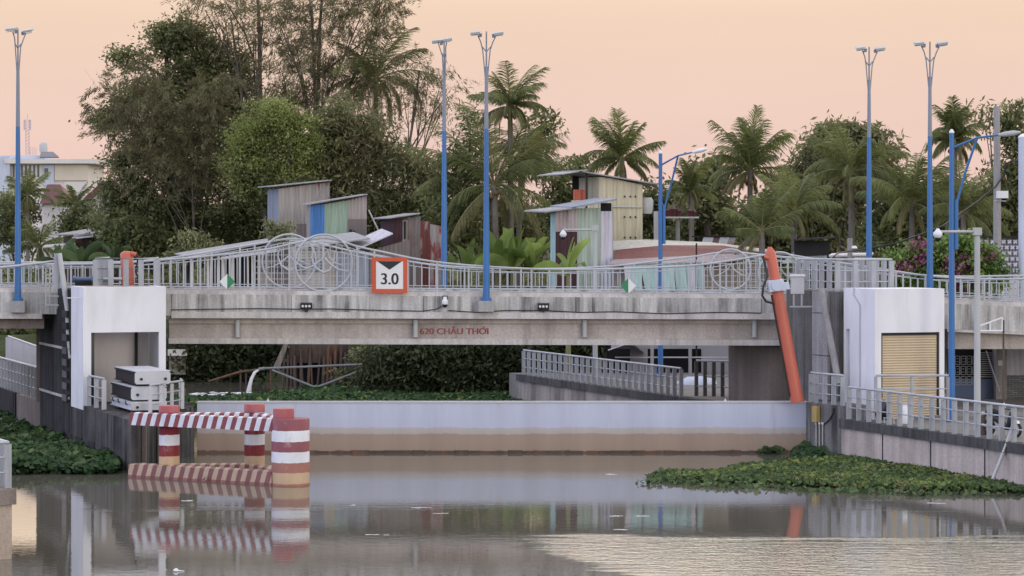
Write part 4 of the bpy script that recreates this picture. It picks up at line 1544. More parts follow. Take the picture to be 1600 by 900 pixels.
def seated_person():
    S = p.copy()                         # stool centre on the pavement
    def R(fw, sd_, up):                  # facing -X (towards the gate): fw forward, sd_ to the person's left (towards the lens), up
        return S + Vector((-fw, -sd_, up))
    t = thing("person", "person in dark navy shirt and black trousers sitting hunched behind the quay rail", "person", S)
    j = {"pelvis": (R(0, 0, .33), (.15, .13)), "belly": (R(.05, 0, .48), (.14, .12)), "chest": (R(.16, 0, .68), (.16, .13)), "neck0": (R(.24, 0, .82), (.075, .07)),
         "neck": (R(.28, 0, .88), (.055, .055)), "head0": (R(.315, 0, .95), (.08, .075)), "head1": (R(.34, 0, 1.03), (.098, .085)), "head2": (R(.345, 0, 1.10), (.07, .065))}
    b_ = [("pelvis", "belly"), ("belly", "chest"), ("chest", "neck0"), ("neck0", "neck"), ("neck", "head0"), ("head0", "head1"), ("head1", "head2")]
    for s, nm in ((1, "l"), (-1, "r")):
        j.update({nm + "sh": (R(.19, s * .18, .77), .065), nm + "el": (R(.24, s * .24, .52), .046), nm + "wr": (R(.44, s * .17, .43), .03), nm + "pa": (R(.50, s * .15, .42), (.036, .022)),
                  nm + "hip": (R(.05, s * .10, .31), .10), nm + "kn": (R(.42, s * .16, .46), .062), nm + "an": (R(.34, s * .15, .09), .042), nm + "he": (R(.34, s * .15, .045), .038), nm + "to": (R(.52, s * .16, .035), .028)})
        b_ += [("chest", nm + "sh"), (nm + "sh", nm + "el"), (nm + "el", nm + "wr"), (nm + "wr", nm + "pa"), ("pelvis", nm + "hip"), (nm + "hip", nm + "kn"), (nm + "kn", nm + "an"), (nm + "an", nm + "he"), (nm + "he", nm + "to")]
        for k in range(4):               # fingers, slightly curled
            sp = (k - 1.5) * .018
            ln = (.055, .066, .062, .048)[k]
            base = R(.525, s * .15 + sp, .42)
            j[f"{nm}f{k}a"] = (base, .0095)
            j[f"{nm}f{k}b"] = (base + Vector((-ln * .6, 0, -.008)), .009)
            j[f"{nm}f{k}c"] = (base + Vector((-ln * .95, 0, -.03)), .008)
            b_ += [(nm + "pa", f"{nm}f{k}a"), (f"{nm}f{k}a", f"{nm}f{k}b"), (f"{nm}f{k}b", f"{nm}f{k}c")]
        j[nm + "tha"] = (R(.49, s * .15 - s * .035, .415), .0105)
        j[nm + "thb"] = (R(.525, s * .15 - s * .055, .405), .009)
        b_ += [(nm + "pa", nm + "tha"), (nm + "tha", nm + "thb")]
    skin_body("body", M['skin'], j, b_, t)
    g = lambda n_, k=1.16, add=.008: (j[n_][0], tuple(r * k + add for r in (j[n_][1] if isinstance(j[n_][1], tuple) else (j[n_][1],) * 2)))
    sj = {n_: g(n_) for n_ in ("pelvis", "belly", "chest", "neck0")}
    sbn = [("pelvis", "belly"), ("belly", "chest"), ("chest", "neck0")]
    for nm in "lr":
        for n_ in ("sh", "el"): sj[nm + n_] = g(nm + n_)
        sj[nm + "cuff"] = (Vector(j[nm + "el"][0]).lerp(Vector(j[nm + "wr"][0]), .55), .048)
        sbn += [("chest", nm + "sh"), (nm + "sh", nm + "el"), (nm + "el", nm + "cuff")]
    skin_body("shirt", M['shirt'], sj, sbn, t)
    pj = {"pelvis": (Vector(j["pelvis"][0]) - UZ * .02, (.175, .16))}
    pbn = []
    for nm in "lr":
        pj[nm + "hip"], pj[nm + "kn"], pj[nm + "an"] = g(nm + "hip"), g(nm + "kn"), g(nm + "an", 1.2)
        pbn += [("pelvis", nm + "hip"), (nm + "hip", nm + "kn"), (nm + "kn", nm + "an")]
    skin_body("trousers", M['trousers'], pj, pbn, t)
    hj = {"a": (R(.325, 0, 1.09), (.105, .095)), "b": (R(.27, 0, 1.03), (.08, .09)), "c": (R(.255, 0, .95), (.05, .065))}
    skin_body("hair", M['hair'], hj, [("a", "b"), ("b", "c")], t)
    hc_ = R(.345, 0, 1.0)
    mb = MB()
    mb.add([hc_ + Vector(v_) for v_ in ((-.085, -.018, -.02), (-.085, .018, -.02), (-.118, 0, -.018), (-.088, 0, .035))], [(0, 2, 1), (0, 3, 2), (1, 2, 3), (0, 1, 3)])
    mb.build("nose", M['skin'], t)
    for s in (-1, 1):
        MB().lathe(hc_ + Vector((-.088, s * .032, .035)), [(.004, -.011), (.012, 0), (.004, .011)], 8).build("eye", M['black'], t)
        MB().lathe(hc_ + Vector((.01, s * .088, .0)), [(.006, -.035), (.018, 0), (.02, .02), (.008, .035)], 8).build("ear", M['skin'], t)
    MB().cbox(hc_ + Vector((-.088, 0, -.052)), (1, 0, 0), (0, 1, 0), UZ, .012, .045, .010).build("mouth", M['boards'], t)


seated_person()


# ------------------------------------------------------------------ motorbike parked behind the rail
def motorbike():
    c0 = Vector((P(1566, 0, 85.5).x, 85.5, 1.37))
    fw = Vector((.55, -.84, 0)).normalized()          # pointing towards the lens
    sdv = fw.cross(UZ)
    t = thing("motorbike", "dark scooter with mirrors parked behind the quay guard rail by the leaning pole", "motorbike", c0)
    L3 = lambda f_, s_, u_: c0 + fw * f_ + sdv * s_ + UZ * u_
    for f_ in (.62, -.62):
        mb = MB()
        ring = [L3(f_ + .235 * math.cos(a_), 0, .285 + .235 * math.sin(a_)) for a_ in np.linspace(0, 2 * math.pi, 25)]
        w = mb.tube(ring, .05, 8, False).build("wheel", M['tyre'], t)
        mb = MB()
        mb.tube([L3(f_, -.035, .285), L3(f_, .035, .285)], .05, 10)
        for k in range(5):
            a_ = k * 2 * math.pi / 5
            mb.tube([L3(f_, 0, .285), L3(f_ + .2 * math.cos(a_), 0, .285 + .2 * math.sin(a_))], .016, 6)
        mb.build("rim", M['galv'], w)
    mb = MB()
    mb.tube([L3(-.75, 0, .70), L3(-.45, 0, .66), L3(-.1, 0, .55), L3(.12, 0, .36), L3(.3, 0, .34), L3(.42, 0, .62), L3(.46, 0, .86)], [.07, .13, .14, .13, .12, .12, .08], 10)
    mb.build("body", M['black'], t)
    MB().tube([L3(-.72, 0, .79), L3(-.4, 0, .80), L3(.0, 0, .72)], [.09, .13, .1], 10).build("seat", M['trousers'], t)
    mb = MB()
    for s in (-.07, .07):
        mb.tube([L3(.62, s, .285), L3(.46, s * .8, .8)], .025, 8)
    mb.build("fork", M['galv'], t)
    MB().tube([L3(.40, -.33, .98), L3(.44, -.12, .95), L3(.44, .12, .95), L3(.40, .33, .98)], .022, 8).build("handlebar", M['black'], t)
    MB().lathe(L3(.53, 0, .84), [(.05, -.07), (.09, 0), (.05, .07)], 12).build("headlight", M['lens'], t)
    for s in (-1, 1):
        mb = MB()
        mb.tube([L3(.42, s * .24, .98), L3(.40, s * .30, 1.10)], .01, 6)
        mb.lathe(L3(.40, s * .31, 1.13), [(.02, -.03), (.045, 0), (.02, .03)], 10)
        mb.build("mirror", M['cam_white'] if s > 0 else M['black'], t)
    MB().tube([L3(.42, 0, .3), L3(.56, 0, .52), L3(.72, 0, .52), L3(.84, 0, .42)], [.03, .07, .07, .02], 8).build("mudguard", M['sign_white'], t)
    MB().tube([L3(-.2, .12, .28), L3(-.8, .14, .36)], [.03, .05], 8).build("exhaust", M['galv'], t)
    MB().tube([L3(-.05, -.08, .3), L3(.02, -.24, .0)], .015, 6).build("stand", M['galv'], t)


motorbike()

# near corner of another quay at the picture edge
t = thing("quay_corner", "tan concrete quay corner at the near picture edge below pale rails", "quay wall", (-13, 63, 0))
mb = MB()
Q0, Q1 = G(18.5, 0 + 885, 0), None
qd = 64.0
xq = (18.5 - 800) * qd / F
mb.prism([(xq, qd, -1), (xq - 8, qd - 4.2, -1), (xq - 9, qd + 2, -1), (xq - 1.4, qd + 3.0, -1)], (0, 0, 2.35))
mb.build("wall", concrete("near_quay_concrete", (.50, .40, .32), (.42, .33, .27), (.2, .15, .12), .5, 2), t)
mb = MB()
mb.prism([(xq + .12, qd - .02, 1.36), (xq - 8, qd - 4.4, 1.36), (xq - 9, qd + 2.1, 1.36), (xq - 1.35, qd + 3.1, 1.36)], (0, 0, .38))
mb.build("coping", M['tan_conc'], t)
guard_rail("corner_guard_rail", "pale grey guard rail on the near quay corner at the picture edge",
           [Vector((xq - 8, qd - 3.9, 1.75)), Vector((xq - .12, qd + .15, 1.75)), Vector((xq - 1.5, qd + 2.9, 1.75))], 1.15, .55, .16, (.4, .78))

# a white scrap adrift
d0 = G(275, 893)
mb = MB()
mb.lathe(d0, [(.04, -.02), (.07, .02), (.05, .06), (.01, .08)], 8)
mb.tube([d0 + Vector((.05, 0, .02)), d0 + Vector((.2, .01, .01))], [.02, .008], 6)
tag(mb.build("floating_scrap", M['cam_white']), "small white plastic scrap floating near the bottom of the picture", "litter")

# ------------------------------------------------------------------ corrugated shacks and houses beyond the bridge
S_ = {}
S_['zinc'] = sheet("zinc_sheet", (.47, .42, .385), (.25, .13, .1), .25, .62)
S_['zinc_blue'] = sheet("zinc_blue_sheet", (.33, .36, .42), (.2, .12, .1), .2, .64)
S_['zinc_rust'] = sheet("rusted_zinc", (.42, .38, .36), (.26, .05, .045), .95, .50, 1.0)
S_['zinc_brown'] = sheet("brown_zinc", (.26, .215, .20), (.16, .08, .06), .5, .55)
S_['sky_blue'] = sheet("blue_tarp_sheet", (.10, .27, .62), (.3, .4, .6), .4, .55)
S_['mint'] = sheet("mint_sheet", (.40, .52, .40), (.3, .4, .34), .3, .58)
S_['green'] = sheet("pale_green_sheet", (.46, .54, .44), (.34, .36, .32), .3, .6)
S_['pinkish'] = sheet("pinkish_sheet", (.52, .44, .43), (.33, .24, .22), .4, .55)
S_['maroon'] = sheet("maroon_sheet", (.085, .035, .04), (.04, .02, .02), .4, .5)
S_['red_rust'] = sheet("red_rust_sheet", (.20, .06, .05), (.40, .33, .31), .8, .56, 1.4)
S_['beige'] = sheet("beige_boards", (.42, .36, .30), (.25, .18, .14), .4, .52, 1.2)
S_['yellowish'] = sheet("cream_yellow_sheet", (.68, .60, .42), (.40, .22, .09), .55, .66, .9, (.60, .54, .39))
S_['lilac'] = sheet("white_lilac_sheet", (.68, .65, .70), (.5, .45, .45), .25, .62)
S_['teal'] = sheet("teal_sheet", (.46, .64, .60), (.26, .38, .38), .4, .55)
S_['cream_roof'] = sheet("cream_roof_sheet", (.72, .67, .58), (.5, .42, .36), .35, .62)
S_['rust_roof'] = sheet("rust_roof_sheet", (.24, .085, .075), (.42, .3, .28), .4, .64, 1.5)
S_['pink_roof'] = sheet("pinkish_roof_sheet", (.44, .35, .36), (.25, .11, .1), .6, .60, 1.2)
S_['roof_grey'] = sheet("grey_roof_sheet", (.43, .42, .43), (.25, .17, .14), .35, .62)
S_['wall_white'] = paint("far_white_wall", (.74, .68, .64), (.5, .45, .42), .25, .7)
S_['wall_cream'] = paint("far_cream_wall", (.70, .60, .48), (.5, .42, .35), .25, .7)
S_['glass'] = paint("far_window_glass", (.13, .13, .15), (.2, .2, .2), .3, .2)
S_['brick'] = paint("block_wall", (.42, .36, .31), (.22, .17, .15), .6, .85, 2)


def px(x, d): return (x - 800) * d / F
def pz(y, d): return H - (y - YH) * d / F


def shack(name, label, d, panels, ybot, roof, depth, side_mat, cat="shack", zfloor=None):
    """panels: (x0, x1, ytop0, ytop1, material[, ybot]) facing the canal; roof: (x0, y0, x1, y1, material)"""
    x0, x1 = panels[0][0], panels[-1][1]
    t = thing(name, label, cat, (px(x0, d), d, pz(ybot, d)))
    for pn in panels:
        a_, b_, ya, yb, m = pn[:5]
        ybm = pn[5] if len(pn) > 5 else ybot
        z0 = pz(ybm, d)
        MB().corr((px(a_, d), d, z0), (px(b_, d), d, z0), pz(ya, d) - z0, .2, .028, pz(yb, d) - z0).build("wall_sheet", m, t)
    dv = AX * depth
    z0 = pz(ybot, d)
    for x, y in ((x0, panels[0][2]), (x1, panels[-1][3])):
        c_ = Vector((px(x, d), d + .04, z0))
        MB().corr(c_ + dv, c_, pz(y, d) - z0, .2, .028).build("side_wall", side_mat, t)
    c_ = Vector((px(x0, d), d, z0)) + dv
    MB().corr(c_, c_ + Vector((px(x1, d) - px(x0, d), 0, 0)), pz(panels[0][2], d) - z0, .25, .03, pz(panels[-1][3], d) - z0).build("back_wall", side_mat, t)
    if roof:
        rx0, ry0, rx1, ry1, m = roof
        a_, b_ = Vector((px(rx0, d), d - .35, pz(ry0, d))), Vector((px(rx1, d), d - .35, pz(ry1, d)))
        ex = AX * (depth + .6)
        MB().prism([a_, b_, b_ + ex, a_ + ex], (0, 0, .06)).build("roof", m, t)
        MB().prism([a_ - UZ * .07 + Vector((.1, .3, 0)), b_ - UZ * .07 + Vector((-.1, .3, 0)), b_ - UZ * .07 + Vector((-.1, .42, 0)), a_ - UZ * .07 + Vector((.1, .42, 0))], (0, 0, .065)).build("eave_beam", M['boards'], t)
    mb = MB()
    nst = max(2, int((x1 - x0) / 30) + 1)
    for i in range(nst):
        x = x0 + 4 + (x1 - x0 - 8) * i / (nst - 1)
        for k in (0.1, 1.0):
            c_ = Vector((px(x, d), d + .12, 0)) + dv * k * .95
            mb.tube([c_ + UZ * -.5, c_ + UZ * (z0 + .3)], .09, 6)
    mb.build("stilts", M['boards'], t)
    return t


# tall shack
a = shack("tall_shack", "tall grey corrugated shack with a single-slope roof and a rusty patch near its top", 150,
          [(435, 488, 295, 288, S_['zinc']), (488, 515, 288, 285, S_['zinc_rust'])], 560, (424, 292, 519, 282.5, S_['roof_grey']), 2.4, S_['zinc_blue'])
MB().corr((px(463, 149.9), 149.93, pz(375, 149.9)), (px(488, 149.9), 149.93, pz(375, 149.9)), .95, .2, .02).build("patch_sheet", S_['zinc_brown'], a)
b = shack("patchwork_shack", "patchwork shack of bright blue, mint and brown sheets before the tall grey shack", 146,
          [(485, 507, 321, 319, S_['sky_blue']), (507, 543, 319, 313, S_['mint']), (543, 565, 313, 308, S_['zinc']), (565, 573, 308, 306.5, S_['pinkish'])], 380, (483, 319.5, 575, 304.5, S_['roof_grey']), .8, S_['zinc'])
MB().corr((px(544, 145.9), 145.93, pz(371, 145.9)), (px(573, 145.9), 145.93, pz(371, 145.9)), 1.05, .2, .02).build("patch_sheet", S_['zinc_brown'], b)
MB().tube([P(576, 328, 145.8), P(597, 372, 145.2)], .045, 6).build("prop", S_['pinkish'], b)
for x, y in ((548, 361), (553, 363)):
    MB().lathe(P(x, y, 145.85), [(.05, -.1), (.09, 0), (.05, .1)], 8).build("rust_hole", M['dark'], b)
# narrow tower shack
e = shack("narrow_shack", "narrow shack of maroon, beige and rust-red sheets under a small grey roof beside the palm", 141,
          [(614, 629, 340, 339, S_['maroon']), (629, 637, 344, 343, S_['beige']), (637, 657, 341, 338, S_['zinc_brown']), (657, 672, 345, 346, S_['red_rust']), (672, 692, 350, 354, S_['zinc_rust'])], 470, (606, 342, 657, 334.5, S_['roof_grey']), 2.2, S_['maroon'])
MB().box(px(631, 141), px(634, 141), 140.9, 140.96, pz(373, 141), pz(346, 141)).build("door_slot", M['dark'], e)
# long low house with white posts
t = thing("low_house", "long low house with grey sheet roof, white posts and dark porch behind the railing", "house", (px(400, 139), 139, 3))
D = 139.0
MB().prism([P(300, 404, 138), P(425, 378, 138), P(482, 379, 139.5), P(482, 379, 139.5) + AX * 4 + UZ * .35, P(300, 404, 138) + AX * 4 + UZ * .2], (0, 0, .07)).build("roof", S_['roof_grey'], t)
MB().prism([P(345, 402, 137.6), P(432, 387, 137.6), P(432, 394, 137.6), P(345, 406, 137.6)], (0, .06, 0)).build("fascia", S_['lilac'], t)
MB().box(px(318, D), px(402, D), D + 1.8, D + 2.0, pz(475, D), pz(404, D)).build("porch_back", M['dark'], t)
for x, w in ((297, 5), (323, 4), (328, 2.5), (339, 4.5), (346, 5), (361, 5), (373, 3), (386, 2.6), (393, 3)):
    MB().box(px(x, D), px(x + w, D), D, D + .12, pz(475, D), pz(403 - (x - 300) * .12, D)).build("porch_post", S_['wall_white'], t)
MB().box(px(402, D), px(450, D), D, D + .2, pz(475, D), pz(388, D)).build("wall", S_['brick'], t)
mb = MB()
for i in range(3):
    for j_ in range(2):
        mb.box(px(408 + i * 13, D), px(417 + i * 13, D), D - .03, D - .002, pz(425 - j_ * 18, D), pz(413 - j_ * 18, D))
mb.build("window", S_['glass'], t)
# grey-doored shed under the ringed ornament
d = 137.5
t = thing("shed_row", "row of low sheds with grey-blue doors and a pale lean-to roof behind the ringed ornament", "shed", (px(540, d), d, 3))
MB().box(px(452, d), px(523, d), d, d + .2, pz(475, d), pz(391, d)).build("wall", S_['brick'], t)
mb = MB()
for x0_, x1_, y0_, y1_ in ((462, 480, 428, 405), (486, 506, 425, 402)):
    mb.box(px(x0_, d), px(x1_, d), d - .04, d - .003, pz(y0_, d), pz(y1_, d))
mb.build("window", S_['glass'], t)
MB().corr((px(524, d), d + .02, pz(475, d)), (px(576, d), d + .02, pz(475, d)), pz(394, d) - pz(475, d), .35, .03).build("door_sheet", S_['zinc_blue'], t)
MB().corr((px(577, d), d + .05, pz(475, d)), (px(640, d), d + .05, pz(475, d)), pz(392, d) - pz(475, d), .22, .03, pz(374, d) - pz(475, d)).build("wall_sheet", S_['zinc_brown'], t)
MB().prism([P(560, 390, d - .5), P(614, 366, d - .5), P(614, 366, d - .5) + AX * 2 + UZ * .25, P(560, 390, d - .5) + AX * 2 + UZ * .25], (0, 0, .06)).build("lean_to_roof", S_['lilac'], t)
MB().prism([P(470, 388, d - .6), P(578, 374, d - .6), P(578, 373, d - .6) + AX * 3 + UZ * .3, P(470, 386, d - .6) + AX * 3 + UZ * .3], (0, 0, .07)).build("roof", S_['roof_grey'], t)

# yellow two-storey shack
f_ = shack("yellow_shack", "tall cream-yellow corrugated shack with an open dark loft and a lean roof", 134,
           [(936, 958, 276, 279, S_['yellowish']), (958, 1004, 279, 289, S_['yellowish'])], 470, None, 3.2, S_['yellowish'])
d = 134
MB().prism([P(903, 267.5, d - .4), P(1034, 289.5, d - .4), P(1034, 289.5, d - .4) + AX * 3.6, P(903, 267.5, d - .4) + AX * 3.6], (0, 0, .06)).build("roof", S_['roof_grey'], f_)
MB().prism([P(878, 273, d - .4), P(918, 266.5, d - .4), P(918, 266, d - .4) + AX * 3.6, P(878, 273, d - .4) + AX * 3.6], (0, 0, .05)).build("roof", S_['roof_grey'], f_)
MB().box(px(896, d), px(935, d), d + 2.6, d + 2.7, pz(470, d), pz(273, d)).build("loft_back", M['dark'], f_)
MB().box(px(915, d), px(918.5, d), d, d + .12, pz(470, d), pz(271, d)).build("loft_post", M['steel_dark'], f_)
MB().corr((px(896, d), d + .5, pz(313, d)), (px(916, d), d + .5, pz(313, d)), pz(296, d) - pz(313, d), .3, .05).build("loft_curtain", M['orange'], f_)
MB().corr((px(893, d), d + .02, pz(470, d)), (px(935, d), d + .02, pz(470, d)), pz(313, d) - pz(470, d), .2, .03).build("wall_sheet", S_['yellowish'], f_)
MB().tube([P(957, 323, d - .07), P(1004, 324, d - .07)], .035, 6).build("batten", M['galv'], f_)
mb = MB()
for yy in (307, 339, 371):
    for xx in (976, 985, 993):
        mb.lathe(P(xx, yy, d - .05), [(.02, -.05), (.05, 0), (.02, .05)], 6)
mb.build("rivets", M['steel_dark'], f_)
MB().lathe(P(1010, 322, 134.6), [(.3, -.4), (.36, -.1), (.36, .3), (.28, .45)], 12).build("roof_barrel", M['galv'], f_)

# green and white shack
g_ = shack("green_shack", "shack of pale green, pink and maroon sheets with a bright white corner", 129.5,
           [(868, 902, 326, 325, S_['pinkish'], 362), (902, 938.5, 325.5, 325, S_['green']), (938.5, 957.5, 330, 330, S_['lilac'])], 500, None, .7, S_['teal'])
d = 129.5
MB().corr((px(869, d), d + .03, pz(500, d)), (px(902, d), d + .03, pz(500, d)), pz(362, d) - pz(500, d), .2, .03).build("wall_sheet", S_['maroon'], g_)
MB().prism([P(894, 326, d - .5), P(964, 313, d - .5), P(964, 311, d - .5) + AX * 3, P(894, 323, d - .5) + AX * 3], (0, 0, .09)).build("roof", S_['zinc_blue'], g_)
MB().prism([P(852, 332, d - .5), P(900, 326, d - .5), P(900, 324, d - .5) + AX * 3, P(852, 330, d - .5) + AX * 3], (0, 0, .07)).build("roof", S_['roof_grey'], g_)
MB().box(px(939, d), px(956, d), d + .5, d + .6, pz(330, d), pz(317, d)).build("loft_shade_panel", M['dark'], g_)  # near-black sheet painted as the shade under the roof

# broad low roof with rust band
t = thing("low_roof_house", "low house with a broad cream, rust and pink roof above hanging teal sheets", "house", (px(1080, 130), 130, 3))
def rp(x, y, z0=None, d0=126.5): return P(x, y, d0)
MB().prism([P(948, 414, 126.5), P(1120, 411, 126.5), P(1200, 400, 127.5), P(1160, 397, 128.6), P(960, 407, 128.3)], (0, 0, .05)).build("roof_sheet", S_['pink_roof'], t)
MB().prism([P(960, 407.3, 128.35), P(1190, 398, 128.65), P(1130, 385, 131.2), P(1040, 384.5, 131.0), P(962, 392, 130.6)], (0, 0, .05)).build("roof_sheet", S_['rust_roof'], t)
MB().prism([P(958, 392, 130.7), P(1040, 384.5, 131.1), P(1130, 385, 131.3), P(1205, 397, 131.5), P(1210, 392, 133), P(1110, 380, 133.2), P(1010, 375.5, 133.2), P(958, 378, 133)], (0, 0, .05)).build("roof_sheet", S_['cream_roof'], t)
MB().box(px(960, 127), px(1190, 127), 128, 128.2, pz(480, 127), pz(412, 127)).build("wall", S_['brick'], t)
rt = random.Random(8)
for k in range(14):
    x = 974 + k * 8.6
    lean = rt.uniform(4, 9)
    a_, b_ = P(x, 412 - (x - 974) * .03, 126.6), P(x + lean, 455, 126.4 + rt.uniform(-.1, .1))
    MB().prism([a_, a_ + Vector((.30, -.05, 0)), b_ + Vector((.26, -.05, 0)), b_], (0, .03, 0)).build("hanging_sheet", S_['teal'] if k % 6 else S_['lilac'], t)
MB().box(px(1087, 126), px(1089.5, 126), 126, 126.1, 1.3, pz(380, 126)).build("post", M['steel_dark'], t)

t = thing("striped_roof_shed", "small shed with a grey and brown striped roof under the coconut palm", "shed", (px(1120, 140), 140, 3))
for k, (x0_, x1_, m) in enumerate(((1094, 1110, S_['roof_grey']), (1110, 1120, S_['maroon']), (1120, 1134, S_['roof_grey']), (1134, 1145, S_['zinc_brown']))):
    MB().prism([P(x0_, 389, 139), P(x1_, 389, 139), P(x1_ + 6, 370, 140.5), P(x0_ + 6, 370, 140.5)], (0, 0, .05)).build("roof_sheet", m, t)
MB().box(px(1092, 140), px(1150, 140), 140.6, 140.8, 1.5, pz(371, 140)).build("wall", M['boards'], t)
MB().box(px(1082, 140), px(1160, 140), 140.3, 140.7, pz(370.5, 140), pz(368.5, 140)).build("eave_beam", M['dark'], t)

t = thing("white_pillar", "white square pillar standing beside the blue lamp above the low roof", "pillar", (px(1031, 138), 138, 2))
MB().box(px(1022, 138), px(1028.5, 138), 138, 138.4, 1.5, pz(330, 138)).build("shaft", S_['lilac'], t)
MB().box(px(1029, 138), px(1040, 138), 138.1, 138.5, 1.5, pz(342, 138)).build("shaft", S_['lilac'], t)
MB().box(px(1040.5, 138), px(1092, 138), 138, 138.6, pz(341, 138), pz(338.5, 138)).build("shelf", S_['lilac'], t)
MB().tube([P(1059, 470, 138.3), P(1059, 341, 138.3)], .12, 8).build("post", M['pale_conc'], t)
for k, (x, r) in enumerate(((1037, .14), (1045, .22), (1052, .26), (1060, .2), (1079, .2), (1085, .16))):
    pt = thing("flower_pot", "small dark red pot, one of a row on the white shelf among the palms", "pot", P(x, 338.4, 138.2), "red pots on the white shelf")
    q_ = P(x, 338.2, 138.2)
    MB().lathe(q_, [(r * .7, 0), (r, r * 1.4), (r * 1.08, r * 1.5), (r * .95, r * 1.6)], 10).build("body", M['red_roof'], pt)
    MB().lathe(q_ + UZ * r * 1.61, [(r * .7, 0), (r * .3, r * .7), (.02, r * 1.6)], 8).build("plant", M['bark'], pt)

# house porch seen under the bridge on the far quay
d = 126.0
t = thing("porch_house", "grey house front with dark openings and pale columns under the bridge", "house", (px(1060, d), d, 1.3))
mb = MB()
def wseg(x0_, x1_, y0_, y1_): mb.box(px(x0_, d), px(x1_, d), d, d + .2, pz(y1_, d), pz(y0_, d))
wseg(955, 1035, 500, 545); wseg(1035, 1175, 500, 545)
wseg(1096, 1175, 545.1, 595); wseg(985, 1012, 545.1, 600)
mb.build("wall", paint("porch_wall", (.33, .31, .32), (.2, .18, .18), .4, .8), t)
MB().box(px(950, d), px(1100, d), d + 1.6, d + 1.7, 1.2, pz(500, d)).build("room_shade_panel", M['dark'], t)  # near-black sheet in place of the unlit room behind the openings
for x in (1015, 1074, 1136):
    MB().box(px(x, d), px(x + 5, d), d - .9, d - .7, 1.3, pz(520, d)).build("column", M['pale_conc'], t)
MB().box(px(960, d), px(1150, d), d - .85, d - .78, pz(558, d), pz(556, d)).build("rail", M['galv'], t)
MB().prism([P(950, 548, d - 2), P(985, 536, d - 2), P(985, 536, d), P(950, 548, d)], (0, 0, .06)).build("awning", S_['lilac'], t)
MB().prism([P(985, 536, d - 2.2), P(1005, 552, d - 2.2), P(1005, 552, d), P(985, 536, d)], (0, 0, .06)).build("awning", S_['maroon'], t)
for k, (x, y, s) in enumerate(((1080, 600, .55), (1093, 598, .6), (1106, 602, .5), (1070, 603, .45))):
    o = MB().lathe(P(x, y + 6, 116 + k * .3), [(s * .9, -.1), (s, .1), (s * .75, .38), (s * .3, .5)], 12).build("sack", M['pale_blue'])
    tag(o, "pale blue-white sack lying in the heap behind the far quay rail under the bridge", "sack", "sacks heaped on the far quay")

# shop front and wall under the approach on the near quay
d = 106.0
t = thing("shop_front", "dark grilled shop front beside a pale column under the bridge approach", "shop", (px(1520, d), d, 1.3))
MB().box(px(1488, d), px(1560, d), d + .5, d + .6, 1.3, pz(520, d)).build("room_shade_panel", M['dark'], t)  # near-black sheet in place of the unlit shop interior
mb = MB()
for i in range(4):
    x = 1492 + i * 9.3
    for j_ in range(3):
        y = 556 + j_ * 16
        for (a_, b_, c_, e_) in ((0, 8, 0, .8), (0, 8, 13, 13.8), (0, .8, 0, 13.8), (7.2, 8, 0, 13.8), (2.5, 5.5, 4, 4.8), (2.5, 5.5, 9, 9.8)):
            mb.box(px(x + a_, d), px(x + b_, d), d - .02, d + .02, pz(y + e_, d), pz(y + c_, d))
mb.build("window_grille", M['galv'], t)
mb = MB()
for j_ in range(12):
    mb.box(px(1532, d), px(1552, d), d - .02, d + .03, pz(552 + j_ * 3.4, d), pz(550.6 + j_ * 3.4, d))
mb.build("louvre", M['galv'], t)
MB().box(px(1488, d), px(1551, d), d - .01, d + .06, 1.3, pz(592, d)).build("door_panel", M['motor_blue'], t)
MB().box(px(1552, d), px(1569, d), d - .6, d + .2, 1.3, pz(520, d)).build("column", M['pale_conc'], t)
MB().box(px(1555, d), px(1565, d), d - .64, d - .605, pz(570, d), pz(562, d)).build("notice", M['sign_white'], t)
MB().box(px(1525, d), px(1531, d), d - .1, d + .1, 1.3, pz(520, d)).build("column", M['galv'], t)
MB().tube([P(1541, 548, d - .3), P(1562, 612, d - 1.2)], .03, 6).build("guy_wire", M['galv'], t)
t = thing("lilac_wall", "white-lilac house wall with a grey stone base under the bridge approach", "house", (px(1590, d), d, 1.3))
MB().box(px(1570, d), px(1760, d), d, d + .3, pz(586, d), pz(520, d)).build("wall", S_['lilac'], t)


def mat_stone():
    q = NT("grey_stone_courses")
    b_ = q.new("ShaderNodeTexBrick")
    mp = q.new("ShaderNodeCombineXYZ")
    s = q.sep()
    q.l.new(s["X"], mp.inputs[0]); q.l.new(s["Z"], mp.inputs[1])
    q.l.new(mp.outputs[0], b_.inputs["Vector"])
    b_.inputs["Color1"].default_value = (.16, .155, .165, 1); b_.inputs["Color2"].default_value = (.28, .27, .28, 1); b_.inputs["Mortar"].default_value = (.07, .07, .07, 1)
    b_.inputs["Scale"].default_value = 3.2; b_.inputs["Mortar Size"].default_value = .03; b_.inputs["Brick Width"].default_value = .9
    return q.done(b_.outputs["Color"], .85)


MB().box(px(1569.5, d), px(1760, d), d - .06, d + .36, 1.2, pz(586, d) - .002).build("stone_base", mat_stone(), t)

